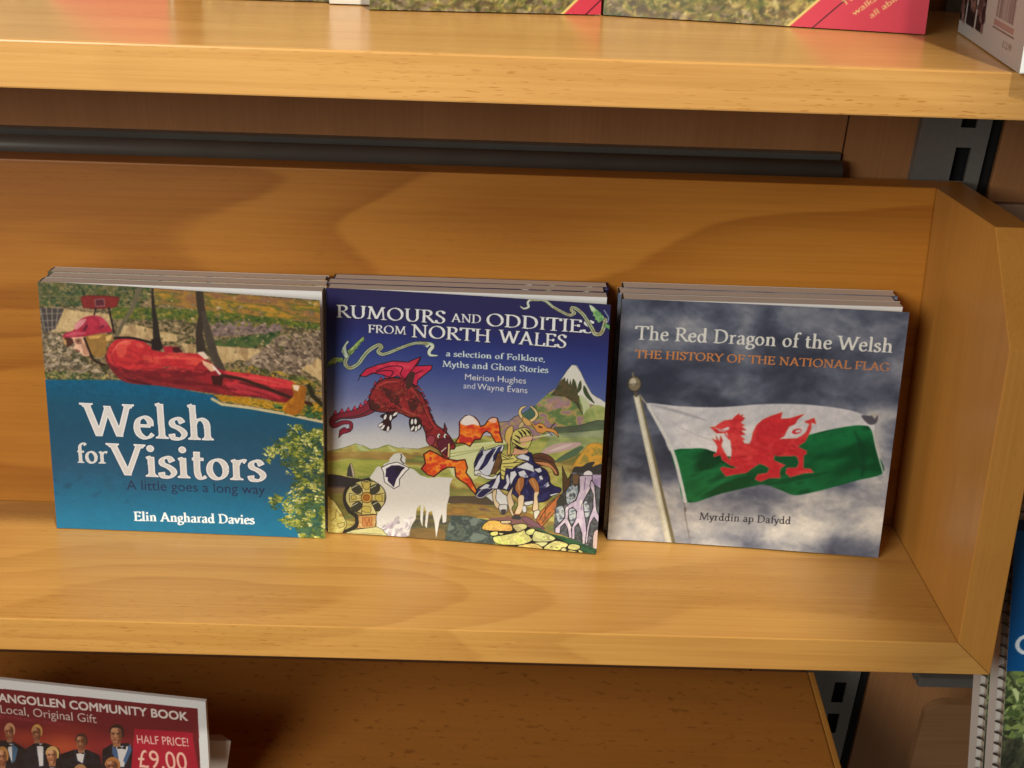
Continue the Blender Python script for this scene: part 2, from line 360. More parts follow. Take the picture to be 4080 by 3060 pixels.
# a book face drawn with a broad pen: skeleton strokes plus bracketed serifs
def _E(cx, cy, rx, ry, a0=0, a1=360, n=22):
    t = np.radians(np.linspace(a0, a1, n)); return np.c_[cx + rx * np.cos(t), cy + ry * np.sin(t)]
def _c(*p): return catmull(p, False, 5)
def _l(*p): return np.array(p, float)
FL = lambda x, y: _l((x - .13, y - .05), (x, y))
GL = {
 'A': (.96, [_l((.12, 0), (.48, 1)), _l((.45, 1), (.82, 0)), _l((.24, .34), (.70, .34))], [(.12, 0, .12), (.83, 0, .13)]),
 'D': (.98, [_l((.2, 0), (.2, 1)), _c((.18, .965), (.5, .955), (.76, .80), (.85, .5), (.76, .2), (.5, .045), (.18, .035))], [(.17, 0, .13), (.17, 1, .13)]),
 'E': (.78, [_l((.2, 0), (.2, 1)), _l((.18, .965), (.64, .965)), _l((.18, .52), (.55, .52)), _l((.18, .035), (.68, .035)), _l((.64, 1), (.66, .80)), _l((.68, 0), (.72, .22)), _l((.55, .62), (.55, .43))], [(.18, 0, .13), (.18, 1, .13)]),
 'F': (.72, [_l((.2, 0), (.2, 1)), _l((.18, .965), (.64, .965)), _l((.18, .50), (.54, .50)), _l((.64, 1), (.66, .79)), _l((.54, .60), (.54, .41))], [(.2, 0, .15), (.18, 1, .13)]),
 'G': (.98, [_c((.80, .80), (.66, .95), (.48, .98), (.22, .85), (.1, .5), (.22, .15), (.5, .02), (.70, .05), (.82, .12)), _l((.82, .08), (.82, .42)), _l((.80, .78), (.82, .95))], [(.80, .42, .14)]),
 'H': (1.0, [_l((.2, 0), (.2, 1)), _l((.80, 0), (.80, 1)), _l((.2, .52), (.80, .52))], [(.2, 0, .14), (.2, 1, .14), (.8, 0, .14), (.8, 1, .14)]),
 'I': (.42, [_l((.21, 0), (.21, 1))], [(.21, 0, .14), (.21, 1, .14)]),
 'L': (.72, [_l((.2, 0), (.2, 1)), _l((.18, .035), (.66, .035)), _l((.66, 0), (.71, .24))], [(.2, 0, .14), (.2, 1, .14)]),
 'M': (1.2, [_l((.16, 0), (.24, 1)), _l((.24, 1), (.60, .04)), _l((.60, .04), (.96, 1)), _l((.96, 1), (1.03, 0))], [(.15, 0, .12), (1.04, 0, .14), (.2, 1, .1), (1.0, 1, .1)]),
 'N': (1.02, [_l((.19, 0), (.19, 1)), _l((.17, 1), (.82, .02)), _l((.83, 0), (.83, 1))], [(.19, 0, .13), (.14, 1, .1), (.83, 1, .13)]),
 'O': (1.06, [_E(.53, .5, .42, .475)], []),
 'R': (.84, [_l((.2, 0), (.2, 1)), _c((.18, .965), (.44, .96), (.60, .86), (.61, .68), (.46, .53), (.2, .51)), _l((.38, .52), (.80, 0))], [(.2, 0, .14), (.17, 1, .12), (.82, 0, .06)]),
 'S': (.68, [_c((.55, .80), (.46, .94), (.32, .975), (.16, .88), (.15, .70), (.32, .55), (.50, .42), (.56, .24), (.45, .06), (.29, .02), (.14, .08), (.1, .22)), _l((.55, .76), (.56, .95)), _l((.1, .05), (.1, .25))], []),
 'T': (.86, [_l((.43, 0), (.43, 1)), _l((.06, .965), (.80, .965)), _l((.06, 1), (.04, .77)), _l((.80, 1), (.82, .77))], [(.43, 0, .15)]),
 'U': (1.0, [_c((.19, 1), (.19, .6), (.2, .3), (.32, .07), (.5, .02), (.69, .08), (.80, .3), (.81, .6), (.81, 1))], [(.19, 1, .14), (.81, 1, .13)]),
 'V': (.92, [_l((.1, 1), (.47, .02)), _l((.46, .02), (.82, 1))], [(.1, 1, .14), (.83, 1, .12)]),
 'W': (1.30, [_l((.09, 1), (.38, .02)), _l((.38, .02), (.67, .93)), _l((.64, .93), (.93, .02)), _l((.92, .02), (1.2, 1))], [(.09, 1, .14), (1.21, 1, .12)]),
 'Y': (.84, [_l((.07, 1), (.42, .46)), _l((.77, 1), (.42, .46)), _l((.42, .46), (.42, 0))], [(.42, 0, .14), (.08, 1, .12), (.77, 1, .11)]),
 'a': (.60, [_c((.11, .50), (.18, .60), (.31, .625), (.41, .55), (.43, .4), (.43, .13), (.48, .03), (.57, .05)), _c((.43, .40), (.25, .34), (.13, .25), (.11, .12), (.2, .02), (.33, .06), (.43, .16))], []),
 'c': (.54, [_c((.48, .52), (.40, .61), (.28, .62), (.14, .50), (.10, .32), (.15, .12), (.29, .015), (.42, .04), (.51, .13))], []),
 'd': (.70, [_E(.31, .31, .20, .295), _l((.52, 1.04), (.52, 0)), FL(.52, 1.04)], [(.57, 0, .07)]),
 'e': (.57, [_l((.12, .37), (.47, .37)), _c((.47, .37), (.46, .52), (.38, .61), (.28, .625), (.15, .53), (.10, .32), (.15, .12), (.29, .015), (.42, .04), (.52, .14))], []),
 'f': (.42, [_c((.50, .96), (.42, 1.04), (.31, 1.02), (.22, .88), (.21, .68), (.21, .3), (.21, 0)), _l((.07, .61), (.40, .61))], [(.21, 0, .13)]),
 'g': (.57, [_E(.27, .42, .17, .2), _l((.40, .57), (.55, .62)), _c((.19, .25), (.12, .15), (.2, .06), (.40, .03), (.52, -.06), (.50, -.2), (.34, -.29), (.17, -.28), (.08, -.19), (.12, -.07), (.22, .03))], []),
 'h': (.74, [_l((.19, 0), (.19, 1.05)), FL(.19, 1.05), _c((.19, .44), (.28, .58), (.41, .625), (.52, .54), (.55, .4), (.55, .2), (.55, 0))], [(.19, 0, .13), (.55, 0, .12)]),
 'i': (.38, [_l((.19, 0), (.19, .63)), FL(.19, .63), _l((.18, .86), (.19, .90))], [(.19, 0, .13)]),
 'k': (.68, [_l((.19, 0), (.19, 1.05)), FL(.19, 1.05), _l((.19, .28), (.50, .61)), _l((.29, .38), (.60, 0))], [(.19, 0, .13), (.52, .63, .09), (.61, 0, .08)]),
 'l': (.38, [_l((.19, 0), (.19, 1.05)), FL(.19, 1.05)], [(.19, 0, .13)]),
 'n': (.74, [_l((.19, 0), (.19, .63)), FL(.19, .63), _c((.19, .44), (.28, .58), (.41, .625), (.52, .54), (.55, .4), (.55, .2), (.55, 0))], [(.19, 0, .13), (.55, 0, .12)]),
 'o': (.63, [_E(.31, .315, .22, .295)], []),
 'p': (.68, [_l((.17, -.3), (.17, .63)), FL(.17, .63), _E(.38, .31, .2, .295)], [(.17, -.3, .12)]),
 'r': (.49, [_l((.18, 0), (.18, .63)), FL(.18, .63), _c((.18, .42), (.26, .56), (.36, .62), (.45, .58))], [(.18, 0, .14)]),
 's': (.48, [_c((.38, .49), (.31, .60), (.21, .62), (.11, .54), (.12, .42), (.26, .34), (.38, .24), (.40, .13), (.31, .025), (.19, .015), (.10, .05), (.07, .16))], []),
 't': (.42, [_c((.19, .84), (.18, .5), (.18, .2), (.23, .05), (.32, .02), (.41, .08)), _l((.05, .61), (.37, .61))], []),
 'v': (.58, [_l((.06, .63), (.29, .02)), _l((.28, .02), (.51, .63))], [(.06, .63, .11), (.51, .63, .1)]),
 'y': (.58, [_l((.06, .63), (.30, .03)), _c((.51, .63), (.30, .02), (.22, -.18), (.13, -.28), (.04, -.26))], [(.06, .63, .11), (.51, .63, .1)]),
 ',': (.26, [_c((.12, .06), (.15, .0), (.11, -.1), (.05, -.16))], []),
}
def serif_layout(txt, wt, thin):
    x = 0.0; out = []; nib = math.radians(18)
    for ch in txt:
        if ch == ' ': x += .36; continue
        if ch == '_': x += .12; continue
        if ch not in GL: x += .4; continue
        adv, strokes, serifs = GL[ch]; grp = []
        for p in strokes:
            d = np.gradient(p, axis=0); th = np.arctan2(d[:, 1], d[:, 0])
            wd = np.sqrt((wt * np.sin(th - nib)) ** 2 + (thin * np.cos(th - nib)) ** 2)
            if ch in 'NM' and len(p) == 2 and abs(p[0, 0] - p[1, 0]) < .1: wd = wd * .62
            if ch == 'i' and len(p) == 2 and p[0, 1] > .8:
                grp.append([_E(.19, .88, wt * .56, wt * .56)]); continue
            if len(p) == 2 and abs(d[0, 1]) > abs(d[0, 0]) * .6:            # upright strokes end level
                off = np.c_[wd / 2 / np.abs(np.sin(th)), wd * 0]
            else: off = np.c_[-np.sin(th), np.cos(th)] * wd[:, None] / 2
            a, b = p + off, p - off
            for i in range(len(p) - 1): grp.append([np.array([a[i], a[i + 1], b[i + 1], b[i]])])
        for sx, sy, hw in serifs:
            up = 1 if sy < .3 else -1; st = thin * .58; hw = hw + wt * .22
            grp.append([np.array([(sx - hw, sy), (sx + hw, sy), (sx + hw, sy + up * st), (sx + wt * .62, sy + up * st * 1.5), (sx + wt * .46, sy + up * st * 2.6), (sx - wt * .46, sy + up * st * 2.6), (sx - wt * .62, sy + up * st * 1.5), (sx - hw, sy + up * st)])])
        out.append((x, grp)); x += adv
    return out + [(x, None)]

# a plain sans face: the outlines of the built-in lettering
def _text_polys(txt):
    c = bpy.data.curves.new('lettering', 'FONT'); c.body = txt; c.resolution_u = 4
    o = bpy.data.objects.new('lettering', c); C.objects.link(o)
    bpy.context.view_layer.update()
    dg = bpy.context.evaluated_depsgraph_get()
    me = bpy.data.meshes.new_from_object(o.evaluated_get(dg))
    co = np.array([v.co[:2] for v in me.vertices]); ps = [co[list(p.vertices)] for p in me.polygons]
    bpy.data.objects.remove(o); bpy.data.curves.remove(c); bpy.data.meshes.remove(me)
    return ps
_CAPH = []
def sans_layout(txt):
    if not _CAPH: _CAPH.append(max(p[:, 1].max() for p in _text_polys('H')))
    ps = [p / _CAPH[0] for p in _text_polys(txt)]
    x0 = min(p[:, 0].min() for p in ps); x1 = max(p[:, 0].max() for p in ps)
    return [(0.0, [[p - (x0, 0)] for p in ps]), (x1 - x0, None)]

# ------------------------------------------------------------------ cover one: quarry lake with a rider hanging face down in a harness
BW, BH = 148.0, 140.0
def cover_lake():
    A = Art(BW, BH, ((229, 2110), (1289, 2148), (1267, 1203), (151, 1126)))
    A.at(120, 1020, .6993)
    full = [(20, 130), (1660, 230), (1690, 1640), (140, 1580)]
    A.poly(full, pal([(70, 66, 40), (136, 114, 80), (160, 136, 100), (96, 84, 60), (60, 58, 36), (150, 128, 92)], 5, 3.4, 2, 3.2))
    A.poly([(30, 140), (700, 190), (700, 260), (480, 300), (60, 290)], pal([(70, 78, 42), (120, 110, 66), (60, 74, 50), (140, 122, 84), (96, 92, 50)], 5, 3, 5, 2.6))
    A.poly([(720, 200), (1640, 270), (1645, 390), (1050, 330), (720, 290)], pal([(140, 100, 66), (165, 120, 50), (120, 98, 60), (110, 108, 40), (176, 130, 48)], 14, 3, 6, 2.6, ang=-.06))
    A.poly([(480, 300), (1000, 320), (1640, 395), (1640, 425), (1050, 375), (480, 370)], pal([(58, 80, 38), (104, 110, 40), (70, 92, 42), (140, 118, 50)], 5, 2.6, 7, 2.8))
    A.poly([(1050, 375), (1460, 400), (1420, 450), (1050, 470)], pal([(112, 92, 84), (146, 124, 110), (100, 84, 78)], 3, 2, 8, 3))
    A.poly([(1040, 500), (1200, 475), (1340, 450), (1425, 440), (1380, 500), (1300, 530), (1180, 525), (1080, 522)], pal([(40, 62, 34), (62, 86, 48), (84, 98, 52)], 4, 3, 9, 3), True)
    for cl in ([(200, 310), (330, 330), (480, 345), (480, 430), (300, 440), (120, 440)], [(520, 408), (620, 405), (850, 460), (850, 500), (600, 490), (510, 465)], [(870, 510), (960, 515), (970, 570), (900, 560)],
               [(1060, 522), (1320, 540), (1240, 610), (1200, 600), (1100, 625)], [(1560, 545), (1655, 580), (1655, 720), (1540, 650)], [(1250, 560), (1330, 545), (1290, 590)]):
        A.poly(cl, pal([(180, 150, 102), (204, 176, 126), (164, 134, 92)], 4, 9, 10, 2.4))
    A.poly([(60, 300), (200, 310), (150, 420), (80, 450)], (72, 64, 62))
    for i in range(4): A.line([(62 + i * 34, 300), (90 + i * 20, 440)], 5, (150, 138, 120))
    for i in range(3): A.line([(60, 335 + i * 40), (185 - i * 22, 335 + i * 38)], 4, (150, 138, 120))
    A.poly([(1400, 470), (1650, 440), (1655, 570), (1540, 640), (1520, 680), (1240, 630)], (132, 112, 92))
    A.blobs([(1400, 470), (1650, 440), (1655, 570), (1540, 640), (1520, 680), (1240, 630)], 420, (9, 30), [(150, 130, 108), (104, 88, 72), (170, 148, 122), (84, 70, 58)], 3, 1.9, -.4)
    A.blobs([(1050, 380), (1450, 405), (1400, 450), (1050, 465)], 180, (8, 24), [(150, 126, 114), (98, 80, 76), (132, 112, 104)], 4, 2)
    A.blobs([(70, 450), (240, 460), (320, 600), (460, 690), (95, 690)], 420, (8, 28), [(164, 146, 122), (112, 98, 78), (136, 118, 98), (90, 82, 60), (176, 156, 128)], 5, 1.9, .5)
    A.blobs([(60, 170), (700, 200), (640, 300), (60, 290)], 240, (9, 30), [(58, 76, 42), (86, 92, 48), (124, 114, 66), (48, 66, 44)], 6)
    A.blobs([(480, 300), (1640, 390), (1640, 425), (480, 375)], 260, (8, 26), [(54, 78, 36), (96, 104, 40), (130, 120, 48)], 7)
    A.blobs([(1100, 640), (1240, 630), (1540, 690), (1650, 720), (1650, 800), (1120, 680)], 200, (10, 26), [(92, 102, 44), (146, 124, 52), (70, 88, 40), (170, 130, 50)], 8)
    A.blobs([(85, 660), (500, 690), (515, 716), (90, 712)], 120, (8, 24), [(70, 88, 42), (120, 120, 60), (170, 146, 84), (54, 74, 40)], 9)
    A.blobs([(500, 200), (1640, 280), (1650, 560), (900, 560), (520, 480)], 260, (6, 22), [(150, 130, 96), (120, 100, 70), (92, 96, 52), (176, 150, 108)], 10)
    # water
    A.poly([(60, 708), (520, 716), (760, 745), (1050, 800), (1100, 848), (1700, 955), (1700, 1660), (100, 1600)],
           grad([(0, (22, 106, 138)), (22, (18, 102, 136)), (36, (34, 84, 114)), (60, (32, 80, 106)), (72, (28, 82, 108)), (86, (18, 90, 124))], 14, 1, 4, 20))
    A.blobs([(140, 1200), (600, 1240), (640, 1420), (140, 1400)], 60, (10, 40), [(34, 92, 124), (22, 76, 112)], 12, 2.4, a=.35)
    A.line([(1046, 822), (1100, 852), (1250, 870), (1450, 905), (1655, 948)], 16, (196, 182, 140))
    A.poly([(1060, 800), (1180, 800), (1420, 840), (1650, 840), (1658, 935), (1450, 892), (1250, 858), (1100, 835)], pal([(190, 128, 26), (150, 116, 30), (206, 150, 48), (96, 98, 36)], 4, 2.5, 11, 3))
    A.blobs([(1380, 850), (1660, 850), (1660, 930), (1450, 900)], 70, (14, 36), [(60, 92, 52), (90, 112, 50), (44, 74, 44)], 13)
    # tree
    tr = [(1490, 965), (1600, 975), (1700, 1000), (1700, 1640), (1510, 1600), (1500, 1545), (1440, 1540), (1425, 1490), (1470, 1460), (1385, 1450), (1370, 1400), (1400, 1370), (1480, 1360), (1500, 1290), (1450, 1240), (1420, 1190), (1330, 1150), (1320, 1100), (1350, 1085), (1420, 1100), (1380, 1060), (1460, 1030)]
    core = [(1540, 1020), (1700, 1030), (1700, 1640), (1530, 1590), (1500, 1500), (1530, 1400), (1520, 1290), (1470, 1190), (1480, 1100)]
    A.poly(core, pal([(50, 72, 40), (96, 108, 46), (66, 88, 42), (40, 64, 52)], 4, 4, 14, 3), True, a=.7)
    R = np.random.RandomState(23)
    inside = lambda q, pg: sum(((pg[i][1] > q[1]) != (pg[i - 1][1] > q[1])) and q[0] < (pg[i - 1][0] - pg[i][0]) * (q[1] - pg[i][1]) / (pg[i - 1][1] - pg[i][1]) + pg[i][0] for i in range(len(pg))) % 2
    n_ = 0
    while n_ < 150:                                   # twigs of leaves: dark ones first, sunlit ones over them
        q = (R.uniform(1310, 1690), R.uniform(960, 1630))
        if not inside(q, tr): continue
        n_ += 1; r_ = R.uniform(18, 34); an = R.uniform(-.9, .9); bright = R.rand()
        cs = [(60, 84, 46), (84, 100, 46), (48, 72, 44)] if bright < .3 else [(112, 126, 48), (136, 142, 54), (92, 110, 44), (160, 160, 66)] if bright < .65 else [(176, 174, 80), (200, 198, 122), (150, 152, 60), (212, 208, 146), (126, 136, 52)]
        A.blobs([(q[0] - r_, q[1] - r_ * .8), (q[0] + r_, q[1] - r_ * .5), (q[0] + r_ * .8, q[1] + r_), (q[0] - r_ * .7, q[1] + r_ * .8)], 17, (6, 17), cs, R.randint(9999), 2.1, an, .5)
    # red board on the cable
    A.line([(60, 235), (300, 245)], 4, (130, 120, 80)); A.line([(520, 262), (640, 270)], 4, (150, 130, 80))
    A.poly([(298, 248), (320, 238), (440, 240), (520, 250), (505, 300), (470, 308), (380, 312), (312, 304)], (128, 40, 36), out=(92, 30, 28), ow=5)
    A.poly([(378, 262), (432, 258), (436, 296), (384, 300)], (88, 36, 44), out=(160, 120, 120), ow=4)
    A.line([(385, 310), (375, 345)], 9, (50, 40, 32))
    A.line([(460, 310), (475, 380), (490, 450)], 12, (40, 30, 26))
    # harness straps
    A.line([(638, 190), (600, 300), (540, 400), (505, 470)], 22, (104, 94, 72), True, taper=[30, 24, 20, 18])
    A.line([(710, 195), (716, 300), (728, 400), (736, 500)], 24, (44, 38, 32), taper=[10, 20, 32, 46])
    A.line([(978, 208), (985, 300), (995, 350)], 44, (62, 52, 42)); A.line([(990, 330), (975, 450), (985, 560)], 40, (58, 48, 40), taper=[26, 40, 54])
    A.line([(1000, 340), (1030, 470), (1060, 580), (1110, 680)], 46, (74, 64, 54), taper=[26, 48, 50, 44])
    # rider
    A.poly([(440, 600), (480, 560), (700, 640), (985, 650), (1060, 660), (1110, 662), (1300, 684), (1475, 716), (1512, 760), (1490, 832), (1420, 838), (1300, 812), (1180, 806), (1050, 790), (900, 770), (740, 748), (590, 735), (512, 702)], pal([(120, 34, 38), (140, 40, 44), (104, 30, 34)], 12, 6, 16, 2.2), True)
    A.poly([(450, 580), (458, 530), (500, 488), (570, 474), (640, 488), (690, 520), (735, 552), (850, 562), (985, 570), (1010, 605), (988, 646), (900, 655), (800, 640), (700, 662), (600, 655), (520, 650), (470, 620)], pal([(198, 50, 52), (184, 42, 48), (210, 72, 62)], 12, 5, 17, 2.2), True)
    A.poly([(1010, 600), (1080, 650), (1130, 668), (1110, 720), (1050, 740), (960, 700), (940, 660)], (150, 36, 44), True)
    A.poly([(600, 660), (760, 668), (900, 662), (980, 656), (1040, 668), (1000, 690), (820, 704), (680, 694)], (112, 28, 34), True, a=.8)
    A.poly([(500, 520), (560, 490), (560, 560), (520, 590)], (222, 92, 72), True, a=.6)
    A.line([(1120, 716), (1240, 738), (1360, 772), (1470, 800)], 9, (96, 26, 34), True)
    for q, c in (((560, 505, 30, 12), (226, 104, 84)), ((640, 520, 26, 14), (214, 84, 70)), ((820, 585, 40, 9), (224, 96, 78)), ((930, 590, 30, 9), (216, 80, 70)), ((560, 620, 36, 12), (160, 36, 44)), ((700, 625, 30, 10), (156, 36, 42)), ((1250, 706, 40, 8), (222, 92, 84)), ((1400, 738, 36, 9), (216, 84, 80)), ((1210, 780, 40, 8), (126, 32, 42)), ((1350, 806, 34, 8), (120, 30, 40)), ((880, 735, 60, 12), (110, 28, 34)), ((1030, 768, 50, 9), (112, 28, 36))):
        A.ell(*q[:2], *q[2:], c, .15, a=.7)
    A.line([(470, 560), (490, 620), (560, 690)], 8, (150, 34, 44), True); A.line([(600, 655), (760, 650), (900, 652)], 6, (150, 38, 44), True)
    A.poly([(1120, 664), (1300, 686), (1478, 718), (1500, 760), (1400, 752), (1250, 716), (1150, 690)], (206, 58, 62), True)
    A.poly([(1130, 720), (1250, 748), (1400, 790), (1420, 822), (1300, 800), (1160, 780)], (176, 50, 60), True)
    A.blobs([(460, 560), (1480, 720), (1480, 820), (600, 720)], 60, (14, 44), [(206, 60, 60), (150, 36, 44), (186, 46, 52)], 18, 2.4, .15, .3, a=.5)
    for l, w2, c in (([(520, 640), (640, 690), (800, 720), (1000, 740), (1180, 770)], 26, (104, 26, 32)), ([(470, 575), (520, 510), (610, 490)], 10, (234, 110, 92)), ([(560, 540), (640, 580), (620, 640)], 10, (164, 34, 42)), ([(700, 590), (820, 590), (960, 600)], 16, (226, 84, 72)), ([(720, 640), (860, 630), (980, 640)], 9, (160, 36, 44)), ([(640, 500), (700, 560), (720, 630)], 9, (170, 36, 42)), ([(1150, 690), (1300, 705), (1440, 735)], 14, (222, 84, 80)), ([(1200, 760), (1320, 790), (1420, 826)], 12, (120, 28, 38)), ([(540, 700), (600, 720), (700, 742)], 16, (70, 20, 26))):
        A.line(l, w2, c, True, a=.75, taper=[w2 * .3, w2, w2 * .4])
    A.poly([(702, 486), (752, 478), (772, 530), (752, 552), (706, 545)], (40, 30, 28)); A.line([(490, 478), (590, 478), (705, 505)], 14, (36, 26, 24), True)
    A.poly([(772, 525), (845, 528), (884, 560), (780, 560)], (170, 36, 50)); A.poly([(820, 532), (860, 530), (882, 558), (830, 560)], (70, 30, 30))
    A.poly([(960, 560), (1000, 555), (1030, 590), (1010, 600)], (222, 200, 176)); A.poly([(988, 602), (1050, 625), (1070, 660), (1040, 668), (1000, 630)], (224, 176, 140)); A.line([(1055, 640), (1100, 692)], 12, (226, 216, 206))
    A.poly([(1040, 690), (1112, 690), (1100, 748), (1052, 742)], (64, 26, 24)); A.line([(1100, 690), (1220, 712), (1400, 780), (1590, 848)], 20, (58, 34, 28), True)
    A.poly([(1485, 738), (1560, 748), (1560, 800), (1545, 880), (1500, 912), (1440, 890), (1445, 850), (1495, 800)], pal([(196, 132, 36), (170, 106, 30), (150, 90, 32)], 5, 5, 19, 2.4), True)
    A.poly([(1490, 740), (1530, 742), (1520, 775), (1500, 768)], (232, 210, 180)); A.line([(1580, 745), (1600, 800), (1650, 850)], 26, (44, 42, 26))
    A.poly([(330, 462), (440, 455), (488, 480), (450, 515), (440, 570), (390, 585), (340, 540)], (150, 112, 56), True); A.poly([(335, 466), (420, 460), (400, 480), (350, 482)], (206, 160, 84)); A.poly([(440, 470), (480, 456), (470, 490), (445, 495)], (220, 180, 108))
    A.poly([(240, 470), (310, 470), (330, 520), (345, 575), (310, 575), (285, 545), (255, 532), (262, 505)], (226, 178, 146), True)
    A.poly([(262, 480), (300, 480), (300, 510), (270, 508)], (150, 104, 80), True); A.poly([(300, 500), (328, 520), (340, 570), (316, 570), (306, 540)], (176, 124, 96), True, a=.8); A.line([(266, 545), (290, 548)], 6, (160, 80, 70)); A.ell(282, 492, 9, 5, (60, 40, 34)); A.poly([(194, 478), (244, 476), (252, 508), (215, 522)], (78, 44, 30), True); A.poly([(192, 470), (212, 490), (214, 520), (198, 505)], (196, 150, 96))
    A.poly([(190, 468), (212, 444), (252, 432), (272, 392), (316, 360), (380, 350), (430, 368), (466, 415), (474, 442), (400, 452), (310, 468), (225, 472)], pal([(180, 46, 66), (160, 38, 58), (192, 72, 88)], 9, 6, 20, 2.2), True)
    A.poly([(262, 400), (300, 372), (330, 372), (300, 410), (265, 430)], (216, 150, 148), True, a=.85); A.poly([(205, 462), (260, 440), (330, 450), (260, 462)], (206, 90, 104), True, a=.8); A.line([(332, 405), (316, 432)], 8, (60, 20, 36)); A.line([(410, 420), (430, 408)], 8, (90, 24, 46))
    A.line([(318, 478), (345, 545), (370, 600), (432, 630)], 13, (44, 28, 22), True)
    A.soft((0, 78, 148, 140), 2, .13, 9, 1.8); A.soft((0, 0, 148, 78), 1, .05, 11, 3)
    # lettering
    WH = (226, 224, 218); SH = (22, 62, 92)
    for t, a, b, cap, wt in (('Welsh', (322, 1034), (1062, 1058), 190, .185), ('for', (272, 1184), (458, 1190), 106, .17), ('Visitors', (470, 1258), (1345, 1288), 184, .19)):
        A.text(t, a, b, cap, (240, 240, 238), 'serif', wt, .082, out=SH, ow=.025, fill=((216, 212, 206), .03))
    A.text('A little goes a long way', (562, 1338), (1340, 1362), 54, (22, 38, 74), 'sans', bold=.02)
    A.text('Elin Angharad Davies', (603, 1516), (1282, 1533), 52, (232, 234, 232), 'serif', .21, .08)
    return A

# ------------------------------------------------------------------ cover three: flag on a pole under a stormy sky
def cover_flag():
    A = Art(BW, BH, ((2412, 2152), (3497, 2225), (3632, 1242), (2471, 1197)))
    A.at(2380, 1080, .71116)
    U, V = A.U, A.V
    b = np.interp(V, [0, 12, 24, 34, 42, 60, 80, 100, 120, 140], [.58, .66, .66, .50, .30, .20, .20, .17, .24, .30])
    for u, v, su, sv, k in ((124, 76, 22, 13, .46), (140, 55, 12, 20, .3), (66, 125, 7, 14, .3), (126, 128, 22, 9, .28), (100, 108, 20, 8, .05), (86, 26, 16, 9, -.26), (132, 8, 18, 8, -.26), (12, 26, 10, 6, -.16), (60, 12, 18, 6, .12), (104, 12, 20, 8, .16), (30, 130, 22, 12, .08), (120, 100, 18, 8, .1), (6, 60, 10, 25, .08), (112, 34, 12, 6, .14)):
        b = b + k * np.exp(-((U - u) / su) ** 2 - ((V - v) / sv) ** 2)
    wx = U + (fbm(U / 30, V / 24, 31) - .5) * 20; wy = V + (fbm(U / 26, V / 20, 37) - .5) * 12
    n1 = fbm(wx / 26, wy / 15, 41, 4, .5); n2 = 1 - np.abs(fbm(wx / 8, wy / 6.5, 45, 3, .5) * 2 - 1)
    b = b + (n1 - .5) * .86 + (n2 - .75) * .15 * np.clip(b * 2, .3, 1) + (fbm(U / 2.6, V / 2.0, 47, 2) - .5) * .05
    A.a[:] = np.stack([np.interp(b, [0, .16, .32, .5, .68, .85, 1.0], c) for c in ((52, 66, 92, 132, 176, 212, 226), (56, 70, 97, 134, 174, 206, 219), (70, 84, 112, 142, 172, 194, 205))], -1)
    A.line([(228, 702), (250, 735), (275, 760)], 7, (170, 160, 140))
    A.poly([(192, 704), (230, 704), (426, 1540), (374, 1540)], (204, 198, 172)); A.poly([(222, 704), (232, 704), (428, 1540), (408, 1540)], (112, 104, 78)); A.line([(205, 706), (392, 1540)], 7, (226, 222, 204))
    A.line([(198, 668), (208, 706)], 18, (90, 82, 66)); A.ell(198, 640, 37, 42, (128, 116, 92), out=(60, 54, 46), ow=6); A.ell(190, 628, 18, 20, (196, 184, 158)); A.line([(166, 642), (232, 640)], 4, (84, 76, 60)); A.line([(192, 600), (188, 580)], 10, (120, 110, 90))
    # cloth
    white = [(268, 748), (450, 766), (640, 772), (780, 764), (900, 754), (1060, 750), (1220, 757), (1400, 780), (1500, 812), (1545, 850), (1548, 895), (1480, 880), (1300, 930), (1100, 1000), (760, 1060), (620, 1040), (410, 1030), (350, 880), (300, 790)]
    A.poly(white, pal([(206, 202, 200), (190, 188, 190), (216, 212, 208)], 26, 12, 51, 2.0, 3, ang=.5), True)
    A.poly([(285, 755), (450, 790), (610, 850), (420, 800)], (160, 158, 164), True, a=.8); A.line([(320, 800), (480, 900), (640, 960)], 10, (186, 184, 186), True, a=.6)
    A.poly([(1478, 812), (1530, 812), (1570, 800), (1565, 850), (1520, 860)], (84, 80, 88), True); A.poly([(1530, 800), (1580, 795), (1555, 830)], (176, 168, 160))
    A.poly([(1548, 900), (1575, 960), (1590, 1060), (1560, 1000)], (178, 170, 164), True)
    green = [(408, 1022), (520, 1003), (590, 1004), (640, 1020), (760, 1050), (900, 1010), (1170, 925), (1370, 878), (1482, 866), (1532, 888), (1565, 1010), (1602, 1128), (1450, 1176), (1290, 1222), (1160, 1254), (1095, 1262), (1030, 1240), (940, 1206), (880, 1210), (690, 1254), (488, 1304), (440, 1150)]
    A.poly(green, pal([(10, 70, 36), (16, 92, 50), (22, 108, 58), (8, 62, 34)], 30, 11, 52, 2.4, 3, ang=.4), True)
    A.line([(590, 1010), (680, 1060), (760, 1120)], 34, (8, 52, 32), True, a=.6, taper=[10, 34, 12]); A.line([(940, 1206), (1060, 1180), (1300, 1130)], 30, (8, 60, 34), True, a=.5, taper=[8, 34, 8]); A.line([(1440, 900), (1490, 1020), (1480, 1150)], 40, (8, 58, 34), True, a=.5, taper=[10, 44, 14])
    A.line([(520, 1300), (700, 1180), (820, 1150)], 26, (28, 116, 64), True, a=.5, taper=[6, 28, 8])
    A.line([(276, 766), (345, 890), (412, 1025), (450, 1160), (482, 1300)], 19, (206, 206, 198), True)
    A.line([(1540, 880), (1560, 985), (1600, 1128)], 7, (196, 200, 190), True)
    A.line([(474, 1310), (484, 1400), (506, 1510)], 5, (120, 112, 104), True); A.ell(480, 1345, 7, 16, (110, 100, 92))
    # dragon
    A.at(2420, 1560, .51537)
    RED = pal([(206, 48, 54), (190, 40, 48), (216, 66, 66)], 9, 6, 53, 2.2)
